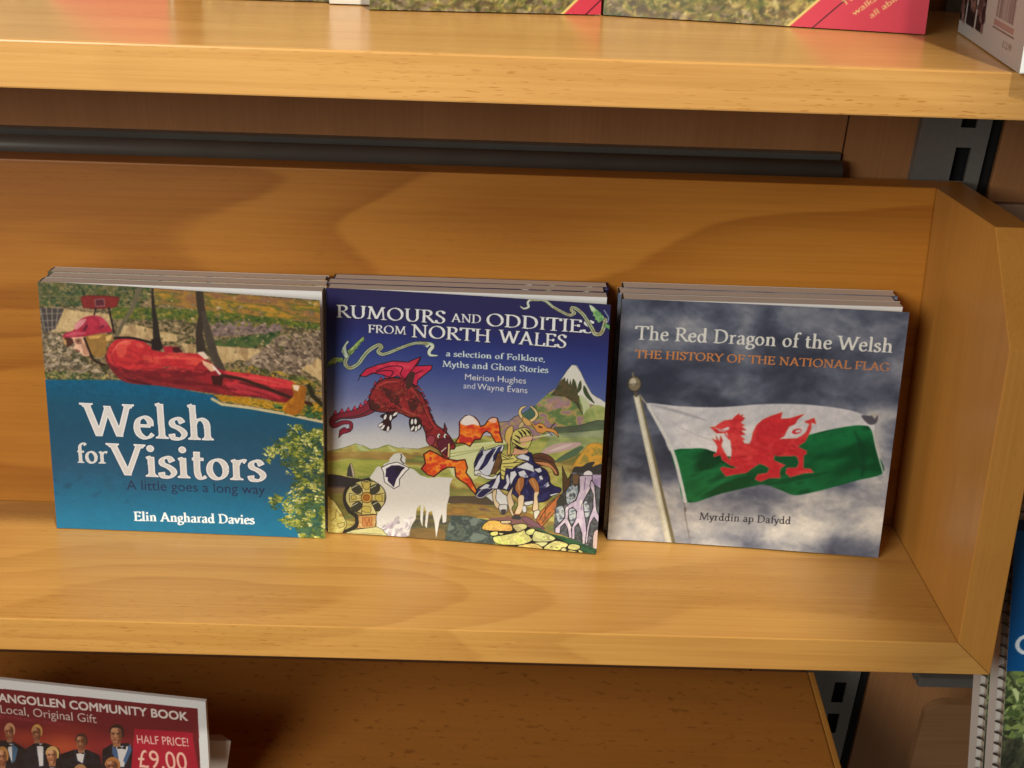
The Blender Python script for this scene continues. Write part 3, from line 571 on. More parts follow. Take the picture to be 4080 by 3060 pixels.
    drg = [(778, 287), (815, 285), (850, 258), (890, 235), (950, 228), (975, 200), (1005, 180), (1014, 200), (1035, 184), (1030, 208), (1052, 214), (1030, 240), (1016, 250), (1052, 275), (1024, 280), (1062, 310), (1020, 312), (1056, 345), (1014, 350), (1052, 385), (1030, 386), (1046, 412), (1086, 415), (1100, 385), (1110, 330), (1140, 270), (1190, 225), (1260, 195), (1342, 168), (1330, 220), (1400, 215), (1518, 178), (1462, 225), (1442, 260), (1395, 280), (1372, 320), (1360, 350), (1322, 376), (1450, 370), (1490, 352), (1528, 318), (1552, 258), (1508, 242), (1592, 210), (1607, 260), (1570, 247), (1568, 292), (1545, 348), (1520, 395), (1462, 433), (1532, 468), (1530, 492), (1508, 502), (1505, 602), (1560, 605), (1588, 634), (1510, 640), (1402, 672), (1366, 640), (1376, 600), (1452, 596), (1470, 560), (1460, 520), (1440, 505), (1300, 510), (1278, 500), (1276, 542), (1320, 560), (1368, 578), (1328, 602), (1320, 640), (1326, 678), (1240, 680), (1170, 708), (1126, 690), (1150, 650), (1222, 640), (1240, 602), (1190, 576), (1160, 570), (1100, 610), (1062, 640), (980, 652), (900, 668), (856, 610), (870, 594), (950, 606), (992, 600), (930, 580), (872, 540), (860, 502), (808, 518), (804, 500), (830, 480), (836, 440), (820, 410), (792, 372), (832, 392), (820, 346), (852, 398), (860, 352), (878, 388), (866, 430), (892, 482), (930, 540), (946, 500), (946, 440), (934, 385), (916, 380), (912, 330), (870, 335), (830, 335)]
    A.poly(drg, RED, out=(196, 120, 84), ow=3)
    WT = (206, 200, 198)
    A.poly([(812, 292), (868, 304), (920, 284), (932, 298), (892, 322), (848, 318)], WT); A.line([(826, 304), (915, 318)], 5, (190, 50, 56))
    A.poly([(880, 340), (915, 345), (918, 385), (895, 370)], WT); A.line([(893, 335), (912, 365)], 8, (200, 50, 54))
    A.poly([(1400, 312), (1440, 286), (1492, 280), (1512, 300), (1486, 332), (1425, 348), (1404, 340)], WT, True); A.ell(1455, 316, 40, 20, (200, 50, 56), -.25); A.ell(1466, 314, 24, 10, WT, -.25)
    A.line([(1322, 376), (1376, 350), (1396, 305), (1462, 258)], 15, WT, True, taper=[4, 18, 18, 6]); A.line([(1510, 242), (1470, 262), (1440, 285)], 12, WT, True)
    A.blobs([(960, 420), (1440, 430), (1440, 500), (1060, 620), (960, 560)], 40, (12, 44), [(178, 36, 44), (216, 66, 66)], 54, 2.2, a=.5)
    A.poly([(1285, 512), (1440, 512), (1462, 540), (1466, 570), (1448, 594), (1376, 598), (1335, 600), (1368, 578), (1320, 558), (1282, 542)], (14, 82, 46))
    A.soft((0, 0, 148, 140), 2, .07, 12, 2.2)
    # lettering
    A.at(2380, 1080, .71116)
    A.text('The Red Dragon of the Welsh', (200, 392), (1660, 457), 76, (218, 216, 206), 'serif', .155, .066)
    A.text('THE HISTORY OF THE NATIONAL FLAG', (200, 495), (1640, 561), 45, grad([(0, (204, 132, 74)), (100, (196, 126, 74)), (148, (176, 120, 84))], 0, 0), 'serif', .17, .085)
    A.text('Myrddin ap Dafydd', (558, 1403), (1075, 1426), 41, (40, 40, 48), 'serif', .14, .075)
    return A

# ------------------------------------------------------------------ cover two: painted scene of dragon, ghost, stone cross and striped rider
def cover_rumours():
    A = Art(BW, BH, ((1307, 2125), (2365, 2210), (2425, 1218), (1305, 1156)))
    K = (24, 20, 24)
    A2 = lambda: A.at(1280, 1060, .7113); A4 = lambda: A.at(1280, 1080, .31345); A5 = lambda: A.at(1280, 1580, .37372); A6 = lambda: A.at(1850, 1400, .30136); A7 = lambda: A.at(1800, 1760, .28931); T4 = lambda: A.at(1880, 1160, .25316)
    A.put(np.ones((A.ny, A.nx), bool), 0, 0, grad([(50, (204, 202, 196)), (58, (190, 190, 190)), (68, (150, 154, 174)), (80, (104, 112, 154)), (94, (70, 84, 140)), (104, (48, 62, 126)), (116, (36, 42, 104)), (126, (38, 34, 86)), (140, (38, 33, 80))], 8, 1, 5, 24))
    # land
    A5(); land = pal([(120, 130, 66), (160, 164, 84), (182, 176, 96), (150, 122, 66), (104, 112, 60), (140, 146, 76)], 26, 9, 61, 1.9)
    A.poly([(60, 600), (180, 575), (260, 555), (365, 520), (420, 550), (440, 540), (520, 580), (590, 575), (660, 545), (705, 535), (780, 565), (900, 585), (1020, 580), (1150, 545), (1250, 530), (1400, 470), (1700, 440), (3100, 440), (3100, 1800), (60, 1700)], land)
    A.line([(75, 598), (180, 577), (260, 557), (365, 522), (440, 542), (520, 582), (600, 574), (705, 537), (790, 568), (1020, 582), (1150, 545)], 5, (96, 110, 60))
    A.poly([(365, 522), (440, 560), (520, 600), (430, 600), (390, 570)], (176, 190, 130)); A.poly([(700, 540), (800, 600), (760, 610), (720, 580)], (190, 196, 140))
    A.poly([(80, 618), (420, 605), (700, 612), (880, 650), (1000, 680), (700, 700), (300, 680), (80, 700)], pal([(164, 116, 72), (150, 120, 62), (176, 140, 84)], 12, 3, 62), True, a=.75)
    A.poly([(90, 720), (500, 700), (720, 720), (520, 860), (90, 840)], pal([(170, 172, 76), (140, 150, 66), (186, 176, 90)], 14, 4, 63), True, a=.8)
    A2(); A.poly([(720, 1040), (980, 990), (1050, 990), (880, 1090), (860, 1200), (730, 1190)], (202, 206, 152), True); A.line([(700, 1065), (860, 1040), (1000, 1005)], 4, (150, 156, 80)); A.line([(700, 1085), (1000, 1015)], 3, (110, 126, 60))
    A5(); A.poly([(60, 850), (180, 850), (300, 880), (430, 905), (380, 945), (280, 990), (60, 975)], (44, 40, 44), True); A.poly([(60, 975), (280, 985), (250, 1040), (60, 1030)], (110, 86, 72), True, a=.7)
    A.poly([(270, 865), (282, 780), (308, 726), (322, 740), (338, 880)], (62, 58, 60)); A.poly([(306, 728), (325, 732), (355, 850), (350, 890), (335, 880)], (182, 168, 140), out=(60, 54, 50), ow=4)
    A.poly([(60, 1040), (260, 1050), (300, 1250), (260, 1300), (60, 1080)], pal([(98, 92, 44), (120, 112, 52)], 9, 4, 64), a=.9)
    A.poly([(1340, 1010), (1660, 1000), (1660, 1110), (1340, 1090)], pal([(112, 118, 60), (150, 146, 80)], 12, 3, 65), a=.8)
    A.poly([(1320, 1092), (1660, 1085), (2000, 1120), (2000, 1160), (1640, 1180), (1330, 1160)], (74, 62, 54), True, a=.85)
    A.poly([(1310, 1180), (1640, 1170), (2200, 1260), (2200, 1330), (1330, 1290)], pal([(160, 118, 60), (128, 100, 56), (150, 128, 66), (110, 82, 70)], 14, 3, 66), True, a=.95)
    A.poly([(980, 1300), (1330, 1290), (1660, 1330), (1700, 1640), (900, 1560), (900, 1400)], pal([(76, 74, 60), (98, 92, 62), (60, 66, 60), (110, 100, 56)], 14, 4, 67), True, a=.9)
    A.poly([(900, 1440), (1250, 1440), (1300, 1500), (1250, 1560), (880, 1520)], pal([(140, 110, 66), (120, 96, 56)], 8, 3, 68), True, a=.9)
    A7(); A.poly([(-40, 1040), (200, 1060), (490, 1110), (530, 1300), (570, 1450), (300, 1440), (-120, 1400)], pal([(64, 74, 64), (88, 102, 90), (54, 66, 64), (106, 120, 110)], 8, 5, 69, 2.8))
    A.poly([(500, 1080), (900, 1050), (1000, 1060), (1250, 1240), (800, 1180), (520, 1110)], (124, 88, 84), True); A.poly([(930, 1080), (1010, 1060), (1240, 1210), (1060, 1180)], (120, 84, 92), True, out=K, ow=6)
    # mountain
    A6(); A.poly([(400, 965), (560, 950), (640, 890), (680, 865), (720, 862), (880, 760), (1060, 590), (1190, 500), (1250, 390), (1330, 270), (1385, 200), (1450, 200), (1510, 290), (1570, 430), (1650, 570), (1720, 620), (1830, 690), (1840, 960), (1600, 990), (1400, 1020), (1170, 1040), (900, 1200), (420, 1200)],
           pal([(112, 130, 72), (152, 152, 92), (166, 130, 110), (138, 112, 132), (176, 146, 84), (116, 132, 76), (96, 118, 70)], 11, 8, 70, 3.0))
    A.blobs([(1050, 650), (1250, 640), (1350, 780), (1050, 800)], 50, (30, 110), [(150, 118, 140), (172, 130, 116), (180, 150, 100)], 71, 1.8, .6, a=.45)
    A.poly([(1110, 600), (1190, 495), (1250, 385), (1330, 330), (1420, 390), (1450, 470), (1490, 580), (1480, 680), (1535, 860), (1430, 700), (1300, 620)], pal([(70, 74, 46), (92, 78, 50), (58, 66, 44), (110, 90, 56)], 6, 5, 72, 2.6))
    A.poly([(1235, 410), (1330, 270), (1385, 198), (1450, 200), (1510, 290), (1575, 430), (1655, 570), (1835, 690), (1835, 775), (1700, 720), (1600, 700), (1520, 640), (1470, 590), (1462, 500), (1440, 410), (1405, 370), (1385, 460), (1372, 380), (1350, 460), (1335, 370), (1310, 420), (1300, 360)], (212, 208, 196))
    A.poly([(1490, 590), (1620, 690), (1600, 800), (1545, 860), (1530, 760)], (186, 192, 148), True); A.poly([(1700, 720), (1835, 760), (1835, 900), (1560, 930), (1570, 800)], pal([(150, 160, 92), (176, 180, 110), (130, 146, 80)], 5, 4, 73), True, a=.9)
    A.poly([(1472, 460), (1508, 400), (1518, 500), (1466, 565)], (66, 76, 48), True); A.poly([(1545, 465), (1580, 500), (1612, 570), (1690, 700), (1590, 630), (1540, 545)], (62, 74, 46), True)
    A.line([(1440, 205), (1510, 295), (1570, 430), (1650, 570), (1735, 630)], 6, (70, 76, 70)); A.line([(1060, 595), (1250, 388), (1330, 268), (1390, 195), (1450, 198)], 6, (80, 86, 66)); A.line([(415, 962), (560, 950), (640, 885), (720, 860), (900, 740)], 8, (30, 46, 40))
    A.poly([(760, 830), (830, 790), (900, 740), (910, 850), (860, 920), (780, 900)], (70, 100, 86), True)
    A.poly([(1150, 1030), (1400, 1008), (1600, 960), (1720, 925), (1835, 930), (1835, 1035), (1500, 1080), (1250, 1120)], pal([(76, 84, 66), (92, 108, 80)], 8, 4, 74), True); A.line([(1150, 1020), (1400, 1005), (1600, 958), (1720, 922), (1835, 928)], 7, (44, 54, 46), True)
    A.poly([(1150, 1100), (1500, 1080), (1835, 1040), (1835, 1280), (1560, 1300), (1200, 1340), (900, 1450)], pal([(136, 146, 100), (160, 170, 110), (120, 132, 92)], 14, 6, 75), a=.8)
    A.poly([(1000, 1340), (1150, 1250), (1300, 1220), (1510, 1222), (1440, 1280), (1250, 1340), (1050, 1375)], (188, 158, 152), True); A.poly([(1080, 1340), (1260, 1260), (1400, 1240), (1250, 1310)], (206, 186, 176), True)
    A.poly([(1160, 1470), (1280, 1380), (1480, 1270), (1540, 1290), (1400, 1410), (1200, 1480)], (84, 106, 78), True)
    A.poly([(1400, 1570), (1430, 1470), (1490, 1390), (1560, 1290), (1640, 1228), (1790, 1240), (1800, 1430), (1720, 1520), (1560, 1560)], pal([(206, 140, 44), (190, 150, 66), (222, 160, 56), (150, 136, 66)], 6, 5, 76, 2.6), True, out=(120, 90, 40), ow=4)
    A.poly([(1385, 1620), (1420, 1540), (1520, 1530), (1600, 1480), (1690, 1470), (1660, 1530), (1780, 1500), (1775, 1670), (1385, 1640)], (58, 56, 52), True)
    # big dragon
    A2(); DR = pal([(122, 34, 36), (150, 44, 46), (100, 30, 30), (140, 58, 46)], 5, 4, 77, 2.8)
    A.line([(330, 750), (260, 812), (180, 842), (110, 848), (68, 868), (72, 902), (125, 886), (165, 890), (166, 922), (140, 932)], 10, (30, 14, 20), True, taper=[92, 66, 50, 40, 34, 30, 26, 22, 20, 18])
    A.line([(330, 750), (260, 812), (180, 842), (110, 848), (68, 868), (72, 902), (125, 886), (165, 890), (166, 922), (140, 932)], 10, (128, 40, 54), True, taper=[84, 58, 42, 33, 27, 23, 20, 16, 14, 12])
    A.line([(300, 800), (220, 845), (120, 862), (80, 880)], 8, (74, 44, 44), True)
    A.poly([(100, 970), (105, 930), (130, 912), (166, 936), (150, 942), (120, 950)], (134, 34, 52), out=(36, 14, 20), ow=4)
    for i, (x, y) in enumerate(((70, 838), (105, 828), (140, 822), (175, 815), (208, 800), (235, 780), (258, 750), (272, 715), (290, 680), (320, 655), (352, 640), (528, 690), (550, 722), (572, 765), (586, 805), (598, 846), (612, 880))):
        A.poly([(x, y), (x + (14 if x < 500 else 12), y - (22 if x < 500 else 6)), (x + 26, y + (4 if x < 500 else 22))], (186, 50, 76) if x < 500 else (140, 40, 54), out=(50, 16, 26), ow=2.5)
    A.poly([(280, 720), (320, 660), (390, 640), (460, 648), (520, 690), (560, 740), (590, 795), (612, 860), (640, 905), (690, 940), (738, 1010), (735, 1036), (712, 1042), (708, 1085), (684, 1090), (648, 1042), (600, 1012), (582, 980), (574, 940), (540, 880), (480, 858), (440, 838), (390, 832), (330, 830), (278, 812), (268, 765)], DR, True, out=K, ow=6)
    for p in ([(340, 700), (400, 715), (440, 765), (420, 790), (380, 770)], [(280, 760), (330, 800), (300, 820), (275, 800)], [(480, 770), (520, 758), (526, 810), (500, 830)], [(520, 690), (545, 740), (540, 790), (515, 730)]): A.poly(p, (66, 34, 30), True, a=.8)
    A.blobs([(300, 680), (560, 700), (620, 880), (480, 850), (300, 800)], 130, (5, 16), [(170, 52, 52), (90, 26, 28), (150, 70, 52)], 78, a=.7)
    for l, w2, c in (([(310, 690), (360, 665), (430, 660)], 12, (186, 70, 66)), ([(450, 670), (510, 710), (550, 770)], 14, (170, 62, 58)), ([(420, 800), (480, 830), (540, 850)], 10, (176, 76, 64)), ([(570, 800), (600, 870), (640, 930)], 12, (166, 60, 58)), ([(400, 780), (440, 800), (430, 830)], 5, K), ([(340, 800), (400, 812), (440, 800)], 5, K), ([(470, 770), (500, 760), (530, 780), (525, 820)], 5, K), ([(540, 740), (560, 800), (590, 860), (620, 920)], 4, K)):
        A.line(l, w2, c, True, a=.8, taper=[w2 * .4, w2, w2 * .4])
    A.poly([(215, 628), (232, 612), (250, 590), (310, 568), (400, 546), (480, 552), (530, 532), (554, 522), (542, 556), (525, 574), (615, 570), (612, 592), (560, 632), (535, 655), (530, 690), (505, 670), (490, 640), (455, 650), (425, 628), (390, 640), (340, 622), (285, 612), (250, 632)], pal([(204, 42, 74), (186, 36, 66), (214, 62, 84)], 7, 4, 79), out=K, ow=5)
    for l in ([(552, 524), (520, 575), (470, 640), (455, 690)], [(310, 600), (380, 575), (450, 580), (440, 620), (470, 650)], [(260, 625), (340, 600), (400, 605), (380, 640)], [(560, 600), (520, 620), (480, 660)]): A.line(l, 6, (70, 14, 34), True)
    A.poly([(480, 620), (520, 610), (500, 690), (470, 690)], (70, 40, 36), True)
    A.line([(230, 612), (206, 655)], 4, (40, 14, 30))
    A.poly([(330, 850), (400, 828), (420, 850), (388, 880), (386, 925), (345, 932), (328, 900), (348, 872)], (54, 30, 32), True, out=K, ow=4)
    for x, y, a in ((385, 862, .1), (355, 858, .3), (410, 842, .9), (342, 915, .6), (370, 925, .2), (330, 902, 1.0)): A.ell(x, y, 8, 17, (226, 222, 216), a, out=K, ow=3)
    A.poly([(490, 868), (545, 868), (552, 920), (520, 936), (495, 930)], (50, 32, 30), True, out=K, ow=4)
    for x, y, a in ((503, 885, .1), (522, 884, 0), (540, 915, .5), (505, 922, .6), (525, 925, .2)): A.ell(x, y, 8, 17, (226, 222, 216), a, out=K, ow=3)
    A.poly([(676, 935), (682, 892), (696, 925), (694, 950)], (104, 34, 44), out=K, ow=4); A.poly([(580, 985), (602, 960), (630, 975), (620, 1010), (598, 1015)], (150, 60, 74), True, out=K, ow=4)
    A.poly([(650, 985), (700, 975), (725, 1005), (700, 1030), (690, 1070), (660, 1040), (640, 1010)], (92, 34, 48), True, out=(40, 14, 22), ow=4)
    for x in (650, 686): A.ell(x, 964, 9, 14, (226, 220, 206), .2, out=K, ow=3); A.ell(x + 3, 966, 4, 7, K)
    A.line([(706, 1010), (704, 1080)], 8, (206, 190, 120)); A.line([(690, 1030), (664, 1052)], 5, (220, 206, 180))
    # flames
    FLM = pal([(196, 58, 36), (222, 96, 32), (236, 146, 44), (190, 50, 40)], 7, 6, 80, 2.6)
    A.poly([(765, 885), (782, 866), (800, 850), (830, 850), (855, 862), (872, 884), (882, 910), (905, 902), (928, 870), (950, 858), (975, 864), (988, 910), (990, 950), (1004, 998), (965, 998), (940, 950), (915, 936), (895, 950), (880, 982), (850, 984), (822, 1022), (790, 1004), (742, 1004), (764, 962)], FLM, out=(66, 22, 20), ow=7)
    A.poly([(770, 888), (800, 853), (835, 853), (866, 884), (872, 905), (840, 898), (800, 905)], (224, 214, 204), True); A.poly([(925, 878), (950, 862), (972, 868), (960, 890)], (228, 180, 150), True)
    A.poly([(566, 1068), (600, 1045), (628, 1058), (690, 1092), (750, 1102), (795, 1096), (808, 1140), (800, 1170), (828, 1205), (846, 1245), (866, 1282), (850, 1288), (800, 1232), (768, 1212), (744, 1192), (738, 1140), (700, 1138), (664, 1158), (622, 1192), (588, 1182), (552, 1148), (576, 1118)], FLM, out=(70, 26, 22), ow=8)
    # ghost
    A5(); A.poly([(505, 890), (550, 830), (580, 780), (600, 765), (640, 780), (660, 742), (712, 720), (722, 680), (770, 632), (840, 625), (888, 672), (880, 742), (930, 785), (975, 802), (1040, 862), (1130, 892), (1250, 880), (1385, 890), (1352, 960), (1346, 1090), (1320, 1180), (1312, 1360), (1276, 1372), (1268, 1270), (1240, 1350), (1206, 1534), (1190, 1370), (1160, 1240), (1128, 1260), (1106, 1430), (1088, 1400), (1100, 1250), (1076, 1180), (1060, 1412), (1040, 1340), (1042, 1175), (1000, 1222), (990, 1330), (950, 1390), (910, 1510), (800, 1530), (690, 1510), (580, 1400), (580, 1280), (640, 1200), (680, 1100), (640, 980), (560, 920)], grad([(0, (222, 220, 212)), (20, (216, 214, 204)), (50, (204, 203, 194))], 3))  # paler towards the hem: lamp light on the lower cover put into the ink
    A.blobs([(620, 1380), (950, 1330), (920, 1520), (680, 1510)], 40, (20, 80), [(176, 162, 176), (150, 140, 160), (196, 186, 190), (214, 208, 206)], 81, 2.2, 1.0, .4, a=.7)
    A.poly([(632, 780), (705, 742), (800, 722), (928, 786), (880, 832), (822, 905), (820, 975), (762, 1006), (664, 932), (655, 832)], (228, 226, 220), out=K, ow=8); A.poly([(680, 792), (740, 756), (822, 756), (884, 780), (850, 812), (790, 905), (762, 992), (696, 920), (700, 885), (676, 880)], (40, 30, 64)); A.poly([(760, 770), (870, 785), (800, 850)], (30, 26, 40))
    A.line([(838, 640), (846, 668), (836, 700), (870, 740)], 14, (70, 66, 66), True)
    # stone cross
    A.line([(500, 905), (300, 970), (250, 1100), (290, 1230), (370, 1300), (360, 1400), (230, 1465)], 44, (40, 38, 32), True)
    A.ell(468, 1090, 212, 178, (192, 182, 116), out=K, ow=9)
    for x, y, a in ((372, 1000, .8), (562, 1008, -.7), (372, 1192, -.7), (572, 1190, .8)): A.ell(x, y, 62, 46, (56, 56, 44), a, out=K, ow=5); A.line([(x - 50, y - 6), (x + 10, y - 40)], 8, (196, 196, 160))
    AR = pal([(206, 190, 112), (184, 168, 92), (216, 204, 140)], 3, 3, 82)
    for p in ([(425, 925), (525, 925), (510, 1060), (436, 1060)], [(436, 1140), (520, 1140), (585, 1275), (420, 1280)], [(295, 1050), (425, 1070), (425, 1130), (300, 1142)], [(530, 1070), (665, 1052), (665, 1142), (530, 1130)]): A.poly(p, AR, out=K, ow=6)
    for p in ([(445, 940), (512, 945), (498, 1005), (450, 1000)], [(440, 1190), (512, 1200), (515, 1255), (430, 1240)], [(575, 1070), (635, 1075), (630, 1140), (570, 1120)], [(320, 1070), (370, 1085), (360, 1110), (322, 1112)]): A.poly(p, (190, 172, 84), True, out=(60, 50, 24), ow=5)
    A.ell(478, 1097, 58, 56, (196, 150, 66), out=K, ow=7); A.ell(474, 1097, 32, 32, (164, 104, 44), out=(90, 54, 20), ow=6)
    A.poly([(385, 1290), (578, 1280), (575, 1350), (560, 1425), (372, 1425), (392, 1370)], pal([(206, 166, 104), (190, 140, 80), (214, 186, 126)], 3, 3, 83), out=K, ow=6); A.poly([(430, 1310), (530, 1305), (530, 1400), (430, 1400)], (196, 134, 76), out=(130, 80, 40), ow=5)
    A.line([(450, 1320), (480, 1390), (500, 1320), (515, 1390)], 7, (140, 80, 44)); A.poly([(335, 1440), (580, 1410), (640, 1440), (700, 1515), (500, 1520), (236, 1475)], pal([(218, 210, 154), (196, 196, 130)], 4, 2, 84), out=K, ow=5); A.line([(300, 1465), (640, 1490)], 4, (90, 86, 60))
    A.poly([(50, 1030), (95, 1080), (150, 1140), (222, 1260), (268, 1365), (262, 1405), (222, 1470), (50, 1480)], pal([(206, 196, 104), (190, 170, 84), (216, 210, 130), (170, 140, 70)], 5, 4, 85), out=K, ow=6); A.line([(110, 1340), (150, 1300), (160, 1220), (190, 1260)], 5, (80, 70, 40)); A.poly([(170, 1370), (250, 1355), (240, 1400), (190, 1415)], (200, 186, 110), out=(60, 54, 34), ow=5)
    # striped horse
    A.at(1760, 1680, .58824); NV = pal([(40, 38, 84), (30, 30, 66), (52, 52, 104)], 4, 4, 86); WS = pal([(212, 214, 218), (194, 198, 208)], 4, 5, 87)
    A.poly([(590, 245), (640, 223), (700, 233), (742, 265), (748, 292), (772, 340), (772, 372), (745, 366), (730, 332), (690, 307), (640, 307), (608, 285)], (96, 60, 42), True, out=K, ow=4)
    A.poly([(612, 284), (680, 284), (722, 300), (762, 350), (756, 366), (720, 322), (650, 300)], (196, 134, 86), True, out=K, ow=2.5); A.line([(600, 255), (670, 262), (735, 285)], 5, K, True); A.line([(630, 240), (700, 255)], 4, (60, 36, 28), True)
    A.poly([(285, 515), (330, 490), (370, 468), (402, 500), (442, 528), (442, 572), (380, 578), (340, 562), (300, 532)], (206, 208, 204), True, out=K, ow=4)
    A.poly([(540, 562), (590, 535), (606, 562), (560, 580)], (210, 210, 206), True, out=K, ow=4); A.poly([(528, 590), (552, 580), (558, 620), (534, 625)], (206, 206, 200), True, out=K, ow=4)
    A.poly([(216, 500), (235, 460), (290, 430), (330, 405), (358, 376), (400, 340), (470, 320), (520, 300), (545, 235), (590, 222), (612, 285), (660, 318), (692, 340), (712, 380), (718, 420), (745, 444), (788, 458), (788, 482), (760, 492), (736, 506), (690, 545), (640, 556), (600, 545), (560, 550), (520, 545), (470, 505), (430, 482), (395, 472), (350, 468), (310, 478), (290, 505), (255, 528), (224, 522)], NV, True, out=K, ow=5)
    A.poly([(224, 512), (262, 474), (335, 466), (300, 498), (262, 526), (232, 526)], (36, 34, 74), True, out=(206, 208, 212), ow=4)
    for q in ([(236, 470), (285, 434), (314, 440), (302, 464), (258, 474)], [(318, 466), (344, 424), (360, 380), (382, 368), (378, 420), (360, 468)], [(398, 464), (424, 430), (418, 382), (432, 362), (448, 420), (426, 474)], [(450, 352), (482, 344), (494, 370), (472, 402), (452, 445), (444, 400)], [(502, 352), (542, 338), (574, 388), (530, 392), (508, 376)], [(486, 322), (560, 284), (602, 308), (614, 354), (560, 336), (520, 328)], [(486, 252), (530, 226), (580, 250), (574, 278), (520, 264)], [(606, 332), (652, 320), (664, 346), (640, 358)], [(672, 442), (702, 414), (714, 442), (690, 458)], [(712, 502), (784, 486), (764, 500), (722, 514)], [(640, 380), (660, 372), (672, 400), (650, 410)]):
        A.poly(q, WS, False, out=K, ow=3.5)
    A.blobs([(560, 360), (700, 360), (720, 470), (640, 545), (540, 530)], 40, (8, 30), [(62, 66, 124), (36, 34, 76), (90, 96, 148)], 88, 2.4, 1.2, .4, a=.5)
    A.poly([(212, 378), (205, 300), (228, 240), (266, 184), (272, 212), (330, 194), (376, 174), (408, 170), (398, 212), (362, 262), (342, 332), (320, 372), (280, 388), (240, 374)], WS, out=K, ow=5)
    for q in ([(236, 340), (268, 290), (288, 240), (328, 200), (354, 194), (322, 250), (292, 302), (256, 340)], [(210, 325), (214, 280), (234, 240), (264, 200), (266, 236), (238, 276), (220, 314)], [(336, 244), (368, 190), (394, 176), (378, 216), (352, 262), (334, 286)]): A.poly(q, NV, False, out=K, ow=3)
    A.poly([(316, 368), (344, 290), (364, 230), (388, 212), (396, 262), (378, 332), (346, 368)], pal([(112, 80, 48), (84, 58, 36)], 2, 2, 89), out=K, ow=4)
    A.poly([(208, 350), (240, 345), (272, 374), (332, 384), (354, 368), (354, 396), (300, 404), (250, 384), (214, 372)], (216, 214, 206), True, out=K, ow=4); A.ell(238, 372, 12, 9, (196, 190, 184), out=K, ow=3)
    for q, c in (([(328, 492), (356, 474), (352, 540), (378, 575), (374, 602), (350, 592), (334, 552)], (206, 186, 148)), ([(428, 512), (460, 460), (472, 438), (458, 510), (474, 570), (458, 600), (474, 644), (455, 642), (434, 576)], (206, 184, 148)), ([(480, 462), (508, 392), (542, 394), (538, 450), (516, 500), (542, 520), (522, 622), (510, 644), (472, 638), (498, 580), (505, 512)], (162, 106, 60)), ([(572, 412), (605, 388), (638, 430), (644, 482), (632, 520), (638, 604), (598, 614), (604, 550), (610, 482)], (172, 116, 66))):
        A.poly(q, c, True, out=K, ow=4)
    A.poly([(506, 520), (540, 518), (522, 622), (482, 632), (500, 580)], (220, 196, 156), True); A.poly([(612, 492), (640, 490), (630, 522), (636, 602), (602, 610), (608, 550)], (222, 198, 158), True); A.line([(505, 400), (508, 470)], 6, (206, 150, 96)); A.line([(596, 402), (620, 460)], 6, (206, 150, 96))
    A.poly([(374, 580), (426, 576), (424, 625), (396, 642), (378, 622)], (196, 194, 190), True, out=K, ow=4); A.poly([(385, 610), (420, 608), (412, 638), (390, 636)], (60, 56, 56), True); A.poly([(606, 622), (642, 610), (652, 650), (616, 672)], (214, 210, 190), True, out=K, ow=4)
    A.poly([(620, 676), (650, 620), (700, 570), (760, 520), (794, 498), (778, 562), (748, 622), (694, 684), (660, 722)], pal([(176, 116, 64), (196, 112, 62), (146, 98, 58)], 4, 3, 90), out=K, ow=4)
    for l in ([(640, 680), (690, 600), (750, 535)], [(660, 700), (720, 620)], [(685, 590), (680, 660)]): A.line(l, 5, (76, 48, 32), True)
    A.poly([(455, 668), (490, 640), (520, 655), (512, 675)], (56, 56, 56), True)
    YB0 = (206, 196, 108)
    A.poly([(384, 228), (430, 248), (470, 232), (500, 268), (560, 280), (500, 302), (462, 334), (420, 328), (408, 404), (390, 404), (382, 332), (394, 280)], YB0, out=K, ow=4)
    for l in ([(392, 244), (440, 268)], [(396, 272), (470, 262)], [(398, 298), (535, 284)], [(404, 318), (470, 318)], [(386, 338), (414, 352)], [(390, 372), (410, 384)], [(440, 258), (462, 240)], [(470, 290), (500, 272)]): A.line(l, 10, K, True, taper=[5, 12, 5])
    # rider
    YB = (200, 190, 106)
    A6(); A.line([(100, 1290), (530, 1238)], 13, (190, 190, 110)); A.line([(860, 1165), (1110, 1115)], 15, (206, 206, 140))
    A.poly([(520, 1080), (580, 1015), (615, 1020), (612, 1110), (580, 1200), (580, 1365), (540, 1390), (545, 1250), (512, 1200)], (206, 172, 94), True, out=K, ow=8)
    A.poly([(620, 1350), (640, 1300), (800, 1310), (790, 1370), (600, 1390)], (206, 156, 120), True, out=K, ow=6)
    A.poly([(612, 1100), (690, 1048), (800, 1035), (862, 1110), (866, 1180), (822, 1290), (762, 1325), (650, 1302), (600, 1225)], YB, True, out=K, ow=8)
    for l in ([(680, 1070), (720, 1110), (745, 1165)], [(725, 1055), (770, 1100), (790, 1140)], [(780, 1050), (825, 1090), (850, 1130)], [(640, 1130), (690, 1160), (715, 1190)], [(615, 1180), (670, 1220), (715, 1245)], [(610, 1230), (680, 1280), (735, 1300)], [(640, 1280), (700, 1310), (790, 1300)]): A.line(l, 24, K, True, taper=[8, 28, 10])
    A.poly([(700, 1180), (760, 1150), (866, 1140), (850, 1200), (720, 1225)], (212, 168, 128), True, out=K, ow=5); A.ell(755, 1250, 32, 18, (216, 160, 130), -.1)
    for hn in ([(785, 750), (730, 775), (705, 830), (730, 890), (775, 930)], [(845, 745), (905, 800), (928, 860), (890, 915), (850, 940)]): A.line(hn, 46, K, True, taper=[24, 42, 48, 50, 54]); A.line(hn, 32, (216, 192, 132), True, taper=[12, 28, 34, 36, 40])
    A.poly([(690, 1000), (740, 950), (760, 1000), (700, 1040)], (190, 170, 120), True, out=K, ow=5); A.poly([(738, 892), (790, 905), (850, 950), (905, 990), (850, 1005), (790, 1000), (748, 950)], (206, 162, 92), True, out=K, ow=6)
